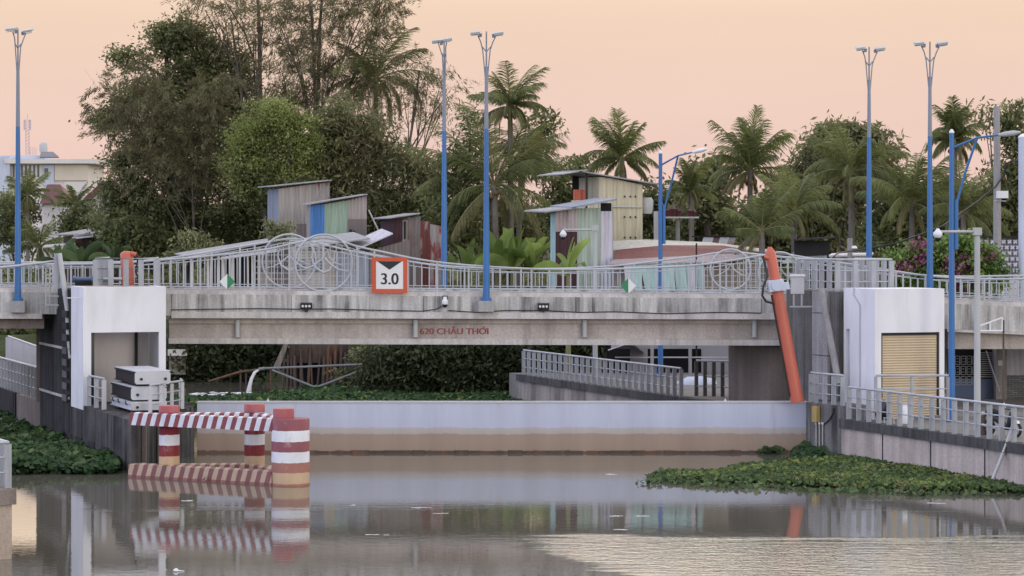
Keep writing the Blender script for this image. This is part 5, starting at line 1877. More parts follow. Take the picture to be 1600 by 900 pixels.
# lattice fence
d = 116.0
t = thing("lattice_fence", "white block lattice fence with a dark top behind the concrete utility pole", "fence", (px(1580, d), d, 1.3))
mb = MB()
x0_, x1_, y0_, y1_ = 1528, 1680, 372, 436
z0_, z1_ = pz(y1_, d), pz(y0_, d)
pit = .26
nx_ = int((px(x1_, d) - px(x0_, d)) / pit)
nz_ = int((z1_ - z0_) / pit)
for i in range(nx_):
    for j_ in range(nz_):
        xa = px(x0_, d) + i * pit + (pit / 2 if j_ % 2 else 0)
        za = z0_ + j_ * pit
        mb.cbox((xa + pit / 2, d, za + pit / 2), (1, 0, .9), (0, 1, 0), (-.9, 0, 1), .21, .08, .075)
        mb.cbox((xa + pit / 2, d + .02, za + pit / 2), (-1, 0, .9), (0, 1, 0), (.9, 0, 1), .21, .08, .075)
mb.build("lattice_blocks", S_['lilac'], t)
MB().box(px(x0_, d), px(x1_, d), d + .2, d + .3, 1.2, z1_ - .05).build("shaded_backing", S_['zinc_blue'], t)
MB().box(px(x0_ - 3, d), px(x1_, d), d - .1, d + .2, z1_ - .02, z1_ + .09).build("top_rail", M['dark'], t)
MB().box(px(x0_, d), px(x1_, d), d - .08, d + .32, 1.2, z0_ - .002).build("base_wall", S_['lilac'], t)

# white van roof peeping over the hoist railing
d = 112.0
t = thing("blue_white_stall", "pale blue-white stall with a cloth roof seen through the hoist guard rail", "stall", (px(1330, d), d, 1.3))
MB().prism([P(1295, 401, d), P(1362, 400, d), P(1365, 397, d + 1.5), P(1300, 398, d + 1.5)], (0, 0, .07)).build("roof", S_['lilac'], t)
MB().box(px(1308, d), px(1346, d), d + .4, d + .5, 2.5, pz(402, d)).build("wall", S_['lilac'], t)
MB().tube([P(1328, 470, d), P(1328, 372, d)], .11, 8).build("post", M['pale_conc'], t)
MB().tube([P(1334, 388, d), P(1334, 384, d)], [.16, .1], 10).build("lamp_cap", M['cam_white'], t)
t = thing("green_awning", "dark shed with a green awning behind the ringed ornament and the orange ram", "shed", (px(1260, 124), 124, 2))
d = 124.0
MB().prism([P(1222, 412, d), P(1292, 408, d), P(1292, 393, d + 2), P(1240, 395, d + 2)], (0, 0, .05)).build("awning", S_['green'], t)
MB().box(px(1245, d), px(1300, d), d + 1, d + 1.2, 1.5, pz(376, d)).build("wall", M['dark'], t)
MB().prism([P(1240, 376, d), P(1305, 372, d), P(1305, 371, d + 2), P(1240, 375, d + 2)], (0, 0, .06)).build("roof", M['steel_dark'], t)

# stilt hut seen under the bridge
d = 138.0
t = thing("stilt_hut", "dark timber hut on stilts at the water's edge seen under the bridge", "hut", (px(490, d), d, 0))
MB().corr((px(452, d), d, pz(567, d)), (px(548, d), d, pz(567, d)), pz(505, d) - pz(567, d), .4, .05).build("wall", M['boards'], t)
MB().ob((px(452, d), d + .06, pz(567, d)), (px(548, d) - px(452, d), 0, 0), AX * 2.5, UZ * .1).build("floor", M['boards'], t)
mb = MB()
rr = random.Random(2)
for i in range(17):
    x = 440 + i * 7 + rr.uniform(-2, 2)
    mb.tube([P(x, 606, d - .3), P(x + rr.uniform(-4, 4), rr.uniform(530, 566), d - .15)], rr.uniform(.05, .11), 6)
mb.build("stilts", M['boards'], t)
MB().prism([P(426, 575, d - .5), P(447, 530, d - .5), P(453, 530, d - .5), P(436, 578, d - .5)], (0, .2, 0)).build("plank", M['bark_pale'], t)
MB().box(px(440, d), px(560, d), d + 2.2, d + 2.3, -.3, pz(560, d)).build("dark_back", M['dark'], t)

t = thing("outfall_pipe", "long grey outfall pipe with a kinked lower pipe pouring white water into the canal", "pipe", P(420, 580, 134))
d = 134.0
MB().tube([P(414, 575.5, d), P(470, 573.5, d), P(566, 569.5, d)], .06, 8).build("upper_pipe", M['pipe_grey'], t)
MB().tube([P(425, 578, d), P(457, 591, d), P(490, 604.5, d), P(497, 604.5, d), P(520, 596, d), P(566, 578, d + .5)], .065, 8).build("lower_pipe", M['pipe_grey'], t)
MB().tube([P(404, 577, d), P(414, 575.5, d)], .085, 10).build("nozzle", M['pipe_grey'], t)
for x in (376, 384.5, 423):
    MB().tube([P(x, 616, d + .1), P(x, 577, d + .1)], .05, 6).build("prop", M['boards'], t)
MB().tube([P(326, 596, d), P(375, 581, d), P(404, 577.5, d)], .07, 6).build("rail_pole", M['boards'], t)
sp = MB()
for k in range(3):
    dx = (k - 1) * .9
    sp.tube([P(405 + dx, 577, d), P(398 + dx, 582, d - .1), P(393 + dx, 592, d - .15), P(390 + dx * 1.2, 604, d - .2), P(388.5 + dx * 1.4, 614, d - .2)], [.05, .06, .065, .075, .11], 8)
o = sp.build("water_jet", M['foam'])
tag(o, "white jet of water falling from the outfall pipe under the bridge", "water jet")
o = MB()
rf = random.Random(6)
for k in range(46):
    x = rf.uniform(300, 424)
    q_ = G(x, rf.uniform(613, 621), .015)
    o.lathe(q_, [(rf.uniform(.08, .28), 0), (.06, .03)], 8)
tag(o.build("foam", M['foam']), kind='stuff')

# low white landing seen left under the bridge
t = thing("white_landing", "low whitish landing wall at the far bank just right of the gatehouse", "landing", P(280, 560, 142))
MB().ob(P(262, 556, 142), (px(292, 142) - px(262, 142), 0, 0), (0, 1, 0), UZ * .35).build("slab", S_['wall_white'], t)
MB().ob(P(264, 585, 142.2), (px(290, 142) - px(264, 142), 0, 0), (0, .6, 0), UZ * 1.03).build("wall", S_['brick'], t)
# ------------------------------------------------------------------ buildings far off
d = 300.0
t = thing("white_building", "white flat-roofed modern building with a lattice mast and roof tank far behind the trees", "building", (px(80, d), d, 3))
MB().box(px(18, d), px(137, d), d, d + 12, 1, pz(256, d)).build("walls", S_['wall_white'], t)
MB().box(px(-60, d), px(17.8, d), d - 1, d + 12, 1, pz(245, d)).build("side_block", M['pale_blue'], t)
MB().box(px(10, d), px(152, d), d - 1.2, d + 13, pz(256, d) + .01, pz(249, d)).build("roof_slab", S_['wall_white'], t)
MB().box(px(86, d), px(137.2, d), d - .3, d - .01, pz(282, d), pz(257, d)).build("cream_panel", S_['wall_cream'], t)
for i in range(7):
    MB().box(px(20 + i * 6.4, d), px(23 + i * 6.4, d), d - .05, d - .01, pz(277, d), pz(257.5, d)).build("window", S_['glass'], t)
MB().box(px(68, d), px(85, d), d - .25, d - .01, pz(290, d), pz(257, d)).build("bay", M['pale_blue'], t)
MB().box(px(70, d), px(76, d), d - .3, d - .26, pz(277, d), pz(263, d)).build("window", S_['glass'], t)
MB().box(px(-10, d), px(65, d), d + 2, d + 8, pz(249, d), pz(242, d)).build("roof_room", M['pale_blue'], t)
MB().prism([P(62, 247, d), P(92, 247, d), P(83, 239, d + 1.5), P(64, 239, d + 1.5)], (0, 0, .15)).build("solar_panel", S_['glass'], t)
MB().lathe(P(68, 238, d + 3), [(.45, 0), (.5, .3), (.5, .9), (.3, 1.15), (.05, 1.2)], 14).build("roof_tank", M['galv'], t)
mb = MB()
for x in (40.5, 45.5):
    mb.tube([P(x, 242, d + 4), P(x, 187, d + 4)], .05, 5)
for k in range(11):
    mb.tube([P(40.5, 242 - k * 5, d + 4), P(45.5, 237 - k * 5, d + 4)], .035, 5)
for x in (38, 47.5):
    mb.tube([P(x, 203, d + 4), P(x, 187, d + 4)], .09, 6)
mb.tube([P(43, 187, d + 4), P(43, 178, d + 4)], .03, 5)
mb.build("mast", paint("red_white_mast", (.55, .45, .46), (.4, .2, .2), .4), t)
MB().tube([P(20, 245, d + 3), P(20, 196, d + 3)], .03, 5).build("whip_antenna", S_['wall_cream'], t)
mb = MB()
for k in range(4):
    mb.box(px(38 + k * 3, d), px(38.5 + k * 3, d), d + 3.6, d + 3.7, pz(243, d), pz(228, d))
mb.build("mast_fence", paint("mast_fence_paint", (.5, .42, .44)), t)
MB().box(px(100, d), px(135, d), d - .2, d - .02, pz(300, d), pz(284, d)).build("balcony", S_['wall_white'], t)

d = 230.0
t = thing("hip_roof_house", "house with a dark red hipped roof below the white modern building", "house", (px(85, d), d, 2))
A, B = P(62, 318, d), P(108, 318, d)
mb = MB()
rA, rB = P(74, 288, d + 4), P(94, 288, d + 4)
bk = Vector((0, 8, 0))
mb.add([A, B, B + bk, A + bk, rA, rB], [(0, 1, 5, 4), (1, 2, 5), (2, 3, 4, 5), (3, 0, 4), (0, 3, 2, 1)])
mb.build("roof", M['red_roof'], t)
MB().box(px(64, d), px(106, d), d + .5, d + 7.5, 1, pz(318, d) - .01).build("walls", S_['wall_white'], t)
d = 215.0
t = thing("gable_house", "white gabled house with a red sloping roof half hidden by the big dark tree", "house", (px(150, d), d, 2))
mb = MB()
A, B, Cc = P(122, 330, d), P(165, 291, d), P(210, 330, d)
mb.prism([A, B, Cc], (0, 7, 0))
mb.build("gable", S_['lilac'], t)
for p0_, p1_ in ((A, B), (B, Cc)):
    dn = (p1_ - p0_)
    up_ = Vector((-dn.z, 0, dn.x)).normalized() * .22
    mb = MB()
    mb.prism([p0_ + up_ * .05 - Vector((0, .4, 0)), p1_ + up_ * .05 - Vector((0, .4, 0)), p1_ + up_ + UZ * .3 - Vector((0, .4, 0)), p0_ + up_ + UZ * .3 - Vector((0, .4, 0))], (0, 8, 0))
    mb.build("roof", M['red_roof'], t)
MB().box(px(126, d), px(206, d), d + .1, d + 6.9, 1, pz(330, d) - .01).build("walls", S_['lilac'], t)
MB().box(px(126, d), px(146, d), d - 2, d - .01, 1, pz(312, d)).build("porch_block", S_['wall_white'], t)
d = 172.0
t = thing("zinc_roof_house", "low house with pale zinc sheet roofs under the big dark tree", "house", (px(140, d), d, 2))
MB().prism([P(84, 368, d), P(185, 366, d), P(196, 352, d + 4), P(165, 348, d + 4), P(150, 357, d + 2)], (0, 0, .08)).build("roof", S_['roof_grey'], t)
MB().prism([P(112, 374, d - .5), P(180, 366.5, d - .5), P(180, 362, d + 2), P(118, 366, d + 2)], (0, 0, .06)).build("roof", S_['lilac'], t)
MB().prism([P(66, 388, d - 1), P(118, 383.5, d - 1), P(118, 380, d + 1), P(70, 384, d + 1)], (0, 0, .06)).build("roof", S_['roof_grey'], t)
MB().box(px(95, d), px(185, d), d + 1, d + 4, 1, pz(370, d)).build("walls", M['boards'], t)
d = 210.0
t = thing("far_grey_roof", "distant house with a grey-brown roof between the palms right of the street lamp", "house", (px(1075, d), d, 2))
MB().prism([P(1045, 296, d), P(1105, 298, d), P(1092, 285, d + 3), P(1060, 284, d + 3)], (0, 0, .1)).build("roof", S_['zinc_brown'], t)
MB().box(px(1050, d), px(1100, d), d + .5, d + 5, 1, pz(297, d) - .05).build("walls", S_['zinc_brown'], t)
MB().tube([P(1087, 300, d), P(1087, 272, d)], .12, 6).build("mast", M['pale_blue'], t)

# ------------------------------------------------------------------ foliage
FM = {}
FM['dark'] = foliage("leaves_dark_green", (.075, .085, .036), (.29, .30, .135), None, .4)
FM['brown'] = foliage("needles_brown_green", (0.112, 0.099, 0.054), (0.300, 0.270, 0.143), None, .45)
FM['bright'] = foliage("leaves_bright_green", (.16, .19, .055), (.44, .48, .17), None, .5)
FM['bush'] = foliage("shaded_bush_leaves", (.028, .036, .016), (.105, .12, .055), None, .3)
FM['olive'] = foliage("leaves_olive", (0.098, 0.109, 0.050), (0.370, 0.370, 0.176), (.20, .16, .085), .4)
FM['mid'] = foliage("leaves_mid_green", (.075, .092, .038), (.27, .29, .12), None, .4)
FM['palm'] = foliage("palm_leaflets", (0.053, 0.072, 0.024), (0.285, 0.307, 0.112), None, .4)
FM['palm_old'] = foliage("palm_leaflets_yellowing", (0.117, 0.108, 0.050), (0.332, 0.292, 0.137), None, .3)
FM['banana'] = foliage("banana_leaves", (.15, .22, .05), (.38, .48, .14), None, .45)
FM['banana_dark'] = foliage("banana_leaves_dark", (0.045, 0.075, 0.030), (0.135, 0.195, 0.075), None, .3)
FM['hyacinth'] = foliage("water_hyacinth_leaves", (.024, .052, .02), (.14, .20, .07), None, .25)
FM['hyacinth_dark'] = foliage("water_hyacinth_leaves_dark", (0.018, 0.043, 0.018), (0.062, 0.125, 0.037), None, .2)
FM['bougain'] = foliage("bougainvillea_leaves", (0.058, 0.117, 0.028), (0.273, 0.390, 0.098), None, .3)
FM['pink'] = foliage("bougainvillea_bracts", (0.253, 0.063, 0.138), (0.414, 0.149, 0.253), None, .3)


def leaf_quads(C, N, U, L, W):
    """C centre, N normal, U length direction (n,3); L, W (n,) -> diamond leaves"""
    V = np.cross(N, U)
    V /= np.linalg.norm(V, axis=1, keepdims=True) + 1e-9
    L, W = L[:, None] / 2, W[:, None] / 2
    pts = np.stack([C - U * L, C + V * W + N * W * .25, C + U * L, C - V * W + N * W * .25], 1)
    n_ = len(C)
    return pts.reshape(-1, 3), np.arange(n_ * 4).reshape(-1, 4)


def unit(a): return a / (np.linalg.norm(a, axis=1, keepdims=True) + 1e-9)


def crown(name, parent, blobs, d, mat, n_leaf, leaf=(.30, .16), clump=.9, style='leaf', seed=0, per=26, depth_k=.8, hollow=.55):
    """blobs: (column, row, half width, half height) of the crown's lobes in photo pixels at distance d"""
    rng = np.random.RandomState(seed)
    area = np.array([b_[2] * b_[3] for b_ in blobs], float)
    nc = max(8, n_leaf // per)
    pick = rng.choice(len(blobs), nc, p=area / area.sum())
    B_ = np.array([b_[:4] for b_ in blobs], float)[pick]
    dirs = unit(rng.normal(size=(nc, 3)))
    rad = (hollow + (1 - hollow) * rng.rand(nc)) ** .7
    # irregular outline
    rad *= 1 + .16 * np.sin(dirs[:, 0] * 5 + dirs[:, 2] * 4 + pick) + .1 * rng.normal(size=nc)
    s = d / F
    cx = (B_[:, 0] - 800) * s + dirs[:, 0] * rad * B_[:, 2] * s
    cz = H - (B_[:, 1] - YH) * s + dirs[:, 2] * rad * B_[:, 3] * s
    cy = d + dirs[:, 1] * rad * (B_[:, 2] + B_[:, 3]) / 2 * s * depth_k
    cl = np.stack([cx, cy, cz], 1)
    n_ = nc * per
    ci = np.repeat(np.arange(nc), per)
    csz = clump * (.6 + .8 * rng.rand(nc))
    if style == 'needle':            # feathery boughs reaching outwards, their tips hanging
        bd = unit(dirs * np.array([1, 1, .5]) + rng.normal(size=(nc, 3)) * .45 + np.array([0, 0, .25]))
        s_ = rng.rand(n_)
        off = bd[ci] * (s_ * csz[ci] * 1.9)[:, None] + rng.normal(size=(n_, 3)) * (csz[ci] * .16 * (1.2 - .6 * s_))[:, None]
        off[:, 2] -= (s_ ** 2) * csz[ci] * .75 + np.abs(rng.normal(size=n_)) * csz[ci] * .10
    else:
        off = rng.normal(size=(n_, 3)) * np.array([1, 1, .55]) * csz[ci][:, None] * .42
    C = cl[ci] + off
    tint = np.clip(.6 * rng.rand(nc)[ci] + .4 * rng.rand(n_), 0, 1)
    if style == 'leaf':
        N = unit(rng.normal(size=(n_, 3)) + np.array([0, 0, .9]))
        U = unit(np.cross(N, rng.normal(size=(n_, 3))))
        L = leaf[0] * (.6 + .8 * rng.rand(n_))
        W = leaf[1] * (.6 + .8 * rng.rand(n_))
    else:   # hanging needles or bamboo blades
        droop = -.75 if style == 'needle' else -.45
        U = unit(rng.normal(size=(n_, 3)) * (.42 if style == 'needle' else .75) + np.array([0, 0, droop]) + (bd[ci] * .8 if style == 'needle' else unit(off) * .4))
        N = unit(np.cross(U, rng.normal(size=(n_, 3))))
        L = leaf[0] * (.5 + rng.rand(n_))
        W = leaf[1] * (.6 + .8 * rng.rand(n_))
    V, Q_ = leaf_quads(C, N, U, L, W)
    return np_obj(name, V, Q_, mat, parent, np.repeat(tint, 4))


def limbs(parent, base, pts, r0, mat, seed=0, name="trunk"):
    """a tapered trunk from base through pts[0], then limbs to the other points"""
    rng = random.Random(seed)
    base = Vector(base)
    mb = MB()
    main = pts[0]
    n_ = 7
    path = [base.lerp(main, i / n_) + Vector((rng.uniform(-.12, .12), rng.uniform(-.1, .1), 0)) * (1 if 0 < i < n_ else 0) for i in range(n_ + 1)]
    mb.tube(path, [r0 * (1 - .72 * i / n_) for i in range(n_ + 1)], 8)
    for k, p_ in enumerate(pts[1:]):
        f0 = rng.uniform(.35, .8)
        s = base.lerp(main, f0)
        m1 = s.lerp(p_, .5) + Vector((rng.uniform(-.4, .4), rng.uniform(-.4, .4), rng.uniform(.1, .6)))
        r1 = r0 * (1 - .72 * f0) * .6
        mb.tube([s, s.lerp(m1, .6), m1, m1.lerp(p_, .6), p_], [r1, r1 * .8, r1 * .6, r1 * .4, r1 * .2], 6)
        for q_ in range(2):
            e_ = p_ + Vector((rng.uniform(-1, 1), rng.uniform(-1, 1), rng.uniform(-.2, 1)))
            mb.tube([m1, m1.lerp(e_, .5) + Vector((0, 0, .2)), e_], [r1 * .4, r1 * .28, r1 * .1], 5)
    return mb.build(name, mat, parent)


GROUND = 1.5


def tree(name, label, cat, d, bx_px, blobs, mat, n_leaf, leaf, clump, style, seed, r0=.3, bark='bark', group=None, extra=None, top=None, per=26, hollow=.55):
    base = Vector((px(bx_px, d), d, GROUND - .5))
    t = thing(name, label, cat, base, group)
    bl = sorted(blobs, key=lambda b_: b_[1])
    tp = top or (bl[0][0], bl[0][1])
    limbs(t, base, [P(tp[0], tp[1], d)] + [P(b_[0], b_[1], d + random.Random(seed + i).uniform(-1.5, 1.5)) for i, b_ in enumerate(bl[1:10])], r0, M[bark], seed)
    crown("crown", t, blobs, d, FM[mat], n_leaf, leaf, clump, style, seed, per, hollow=hollow)
    if extra:
        for i, (m2, b2, n2, lf2, st2) in enumerate(extra):
            crown("foliage", t, b2, d - .5, FM[m2], n2, lf2, clump, st2, seed + 50 + i, per)
    return t


# the big dark tree on the far bank
tree("broad_tree", "huge dark green broad tree with rounded leafy top lobes above the shacks", "tree", 172, 300,
     [(300, 75, 62, 48), (350, 105, 55, 45), (258, 60, 35, 30), (205, 92, 34, 28), (185, 175, 30, 26), (225, 150, 48, 40), (290, 150, 70, 55), (360, 180, 60, 60), (240, 225, 60, 48), (205, 260, 45, 40),
      (310, 240, 85, 70), (390, 230, 50, 65), (250, 310, 75, 60), (340, 330, 85, 60), (410, 300, 50, 75), (290, 375, 90, 40), (380, 385, 60, 45), (165, 190, 22, 16), (190, 310, 35, 40), (185, 350, 40, 40), (240, 370, 60, 50), (330, 130, 70, 50), (280, 60, 40, 30), (440, 330, 40, 60)],
     'dark', 100000, (.26, .14), 1.0, 'leaf', 11, .4, hollow=.3, per=44)
tree("casuarina_tree", "brown-grey feathery casuarina drooping in front of the dark broad tree", "tree", 163, 305,
     [(220, 125, 24, 24), (265, 160, 40, 26), (215, 175, 40, 28), (300, 190, 40, 30), (340, 150, 30, 30), (170, 178, 28, 16), (190, 215, 32, 20), (260, 225, 44, 26), (335, 215, 36, 34), (230, 265, 30, 20), (310, 270, 36, 26), (150, 165, 12, 12), (158, 130, 9, 16)],
     'brown', 24000, (.34, .055), .78, 'needle', 12, .08, 'bark', top=(300, 212), per=60)
tree("bright_tree", "bright green dense round tree to the right of the big dark tree", "tree", 158, 430,
     [(415, 180, 36, 28), (390, 215, 28, 32), (455, 205, 32, 30), (470, 240, 24, 34), (425, 240, 50, 36), (400, 275, 40, 34), (455, 280, 34, 40), (380, 250, 24, 40), (430, 165, 16, 12), (485, 225, 10, 16)],
     'bright', 28000, (.19, .11), 1.0, 'leaf', 13, .22, hollow=.35, per=52,
     extra=[('dark', [(415, 300, 50, 30), (470, 305, 26, 30), (385, 260, 16, 26), (455, 325, 40, 26)], 6000, (.26, .15), 'leaf')])
tree("tall_casuarina", "tall sparse brown casuarina reaching out of the picture top with sky between its boughs", "tree", 168, 480,
     [(500, 20, 70, 40), (460, 60, 36, 36), (520, 80, 55, 45), (480, 120, 50, 40), (570, 10, 40, 26), (600, -5, 22, 30), (540, 130, 42, 34), (430, 20, 30, 26), (500, 170, 60, 36), (440, 110, 18, 28), (560, -50, 60, 40), (480, -50, 60, 40),
      (455, 150, 34, 26), (610, 30, 14, 30)],
     'brown', 30000, (.38, .05), 1.1, 'needle', 14, .28, 'bark', top=(505, -30), hollow=.3, per=60)
tree("leaning_casuarina", "dark bare-trunked casuarina with a few thin sprays against the sky", "tree", 170, 420,
     [(320, 15, 36, 20), (360, 25, 38, 26), (395, 60, 24, 24), (345, -10, 50, 20), (410, 30, 24, 40), (385, -20, 40, 20)],
     'brown', 5200, (.36, .05), 1.0, 'needle', 15, .34, 'bark', top=(402, -20), hollow=.2)
tree("thin_casuarina", "thin wispy casuarina boughs hanging in the sky beside the leftmost tall coconut palm", "tree", 166, 600,
     [(640, 100, 22, 18), (665, 115, 26, 20), (650, 140, 30, 18), (690, 125, 22, 14), (700, 150, 14, 26), (668, 170, 18, 22), (630, 150, 26, 26), (708, 135, 8, 20)],
     'brown', 3600, (.34, .05), .85, 'needle', 16, .18, 'bark', top=(655, 110), hollow=.2)
tree("bamboo_clump", "olive drooping bamboo-like thicket behind the shacks between the bright tree and the palms", "bamboo", 160, 560,
     [(520, 215, 46, 50), (560, 245, 55, 45), (500, 270, 40, 45), (610, 255, 45, 36), (545, 305, 55, 40), (600, 320, 50, 40), (650, 280, 40, 40), (520, 340, 40, 35), (640, 345, 45, 38), (680, 320, 36, 50), (590, 370, 60, 30), (535, 190, 30, 40), (585, 205, 30, 30)],
     'olive', 26000, (.48, .10), 1.2, 'blade', 17, .10, 'bark', hollow=.35)
tree("sapling_thicket", "airy sapling thicket in front of the pale sky between the two blue lamp posts", "tree", 150, 715,
     [(700, 270, 22, 36), (720, 240, 24, 40), (690, 330, 30, 46), (735, 300, 30, 50), (720, 360, 40, 36), (735, 195, 14, 24)],
     'mid', 4200, (.42, .12), 1.1, 'blade', 18, .12, 'bark', hollow=.3)
tree("shade_tree", "mid-green leafy tree behind the two-storey yellow shack", "tree", 165, 905,
     [(880, 300, 34, 40), (840, 240, 26, 36), (905, 260, 24, 20), (860, 345, 40, 40), (850, 200, 18, 30)],
     'mid', 4200, (.4, .16), 1.1, 'leaf', 19, .16, hollow=.3)
tree("kapok_tree", "sparse tree with drooping leaf tufts left of the rightmost pair of tall lamp posts", "tree", 152, 1320,
     [(1310, 205, 34, 16), (1275, 215, 20, 14), (1350, 215, 26, 20), (1380, 235, 22, 22), (1300, 240, 46, 24), (1345, 260, 46, 30), (1270, 260, 34, 28), (1385, 285, 26, 34), (1310, 300, 50, 40), (1250, 300, 30, 40)],
     'olive', 14000, (.44, .14), 1.0, 'blade', 20, .12, hollow=.25)
tree("edge_tree", "sparse dark-leaved tree at the picture edge behind the concrete utility pole", "tree", 135, 1575,
     [(1575, 195, 20, 30), (1595, 175, 16, 14), (1545, 180, 14, 16), (1590, 230, 24, 30), (1580, 290, 36, 46), (1550, 330, 36, 40), (1600, 350, 40, 40), (1625, 260, 30, 60)],
     'dark', 8000, (.38, .13), .9, 'blade', 21, .2, hollow=.3)
# further greenery that closes the far bank, each tree its own
BUSH = [("round dark tree behind the leftmost palms at the picture edge", 235, -20, 330, 60, 46, 'olive'), ("dark leafy tree behind the first blue lamp post", 232, 35, 345, 50, 46, 'mid'),
        ("dark tree hiding most of the gabled house", 204, 138, 345, 42, 46, 'mid'), ("dark bush under the big dark tree beside the zinc roofs", 168, 215, 375, 50, 40, 'mid'),
        ("low dark tree behind the shade between sapling and banana plants", 158, 800, 350, 60, 60, 'olive'), ("dark tree behind the yellow shack and green shack", 170, 915, 350, 55, 50, 'mid'),
        ("dark tree between the yellow shack and the white pillar", 165, 1025, 335, 40, 50, 'mid'), ("leafy green tree with an open top left of the tall coconut palm", 158, 1110, 290, 34, 56, 'olive'),
        ("dark tree behind the striped roof shed", 160, 1095, 350, 46, 46, 'mid'), ("dense dark tree behind the leaning palm over the ringed ornament", 165, 1220, 340, 70, 56, 'olive'),
        ("olive tree between two bushy palms near the hoist pier", 162, 1285, 345, 60, 50, 'olive'), ("dark tree behind the tall lamp posts and flowering hedge", 150, 1400, 335, 70, 55, 'mid'),
        ("broad dark tree behind the bougainvillea", 152, 1480, 325, 60, 56, 'mid'), ("dark green tree right behind the white lattice fence", 150, 1560, 335, 60, 55, 'mid')]
for i, (lab, d_, x, y, rx, ry, m) in enumerate(BUSH):
    rb_ = random.Random(100 + i)
    bl = [(x + rb_.uniform(-.6, .6) * rx, y + rb_.uniform(-.55, .5) * ry, rx * rb_.uniform(.4, .65), ry * rb_.uniform(.4, .65)) for _ in range(7)] + [(x, y + ry * .7, rx * .8, ry * .6)]
    tree("leafy_tree", lab, "tree", d_, x, bl, m, int(rx * ry * 1.35), (.42, .18), 1.2, 'leaf', 200 + i, .18, group="leafy trees closing the far bank", hollow=.3)


# rough low growth covering the far bank
rng = np.random.RandomState(81)
for d_, y0_, x0_, x1_ in ((158, 478, -160, 900), (176, 452, -160, 900), (205, 432, -160, 1000), (150, 452, 1010, 1720), (170, 430, 1010, 1720)):
    bl = [(x, y0_ + rng.uniform(-8, 8), 26, 15 + rng.uniform(0, 9)) for x in np.arange(x0_, x1_, 22)]
    o = crown("undergrowth", None, bl, d_, FM['mid' if d_ != 176 else 'olive'], 9000, (.42, .16), 1.3, 'leaf', int(d_), 24, 1.2)
    tag(o, kind='stuff')
# the distant wood closing the horizon
rng = np.random.RandomState(77)
bl = []
for x in np.arange(-150, 1760, 26):
    bl.append((x, 352 + rng.uniform(-14, 8), 34, 24 + rng.uniform(0, 14)))
o = crown("woods", None, bl, 420, FM['dark'], 16000, (1.3, .8), 3.0, 'leaf', 78, 20, 1.5)
tag(o, kind='stuff')


# ------------------------------------------------------------------ coconut palms
def palm_crown(center, n_fr, L, seed, mat_seed=0, old=.2, droop=1.5, up=1.35, wind=0.0):
    """feather fronds: arching midribs with hanging leaflets; returns V, Q, tint for green and for yellowing fronds"""
    rng = np.random.RandomState(seed)
    out = {'g': ([], []), 'o': ([], [])}
    mid = []
    for k in range(n_fr):
        u = (k + .5) / n_fr
        az = k * 2.39996 + rng.uniform(-.7, .7)
        e0 = up - 2.0 * u ** 1.45 + rng.uniform(-.16, .16)
        Lf = L * (.70 + .36 * math.sin(math.pi * min(1, .25 + u * .8))) * rng.uniform(.72, 1.16)
        dr = droop * (.30 + .75 * u) * rng.uniform(.55, 1.6)
        n_s = 54
        s = np.linspace(0, 1, n_s)
        el = e0 - dr * s ** 1.35
        el = np.maximum(el, -1.5)
        az_s = az + wind * s
        T = np.stack([np.cos(el) * np.cos(az_s), np.cos(el) * np.sin(az_s), np.sin(el)], 1)
        pts = np.array(center) + np.concatenate([np.zeros((1, 3)), np.cumsum((T[1:] + T[:-1]) / 2 * Lf / (n_s - 1), 0)])
        mid.append((pts, Lf))
        sel = s > .13
        p, t_ = pts[sel], T[sel]
        ss = s[sel]
        side = np.cross(t_, np.array([0, 0, 1.0]))
        side = unit(side)
        prof = np.sin(np.pi * np.clip((ss - .02) / 1.02, 0, 1)) ** .6
        for sg in (-1, 1):
            ln = Lf * .25 * prof * rng.uniform(.7, 1.2, len(ss)) + .08
            hang = (.05 + 1.0 * u + .45 * rng.rand(len(ss)))[:, None]
            dirv = unit(side * sg * .8 + t_ * .95 - np.array([0, 0, 1.0]) * hang)
            dir2 = unit(dirv - np.array([0, 0, 1.0]) * (.25 + .9 * u))
            w = (.017 + .016 * rng.rand(len(ss)))[:, None]
            wv = unit(np.cross(dirv, side * sg + t_ * .3 + 1e-3)) * .2 + unit(t_) * .9
            wv = unit(wv) * w
            m1 = p + dirv * ln[:, None] * .55
            m2 = m1 + dir2 * ln[:, None] * .5
            q1 = np.stack([p - wv, p + wv, m1 + wv, m1 - wv], 1)
            q2 = np.stack([m1 - wv, m1 + wv, m2 + wv * .2, m2 - wv * .2], 1)
            qq = np.concatenate([q1, q2]).reshape(-1, 3)
            key = 'o' if (u > 1 - old) else 'g'
            out[key][0].append(qq)
            tv = np.repeat(np.clip(.5 * rng.rand() + .5 * rng.rand(len(ss)), 0, 1), 4)
            out[key][1].append(np.concatenate([tv, tv]))
    return out, mid


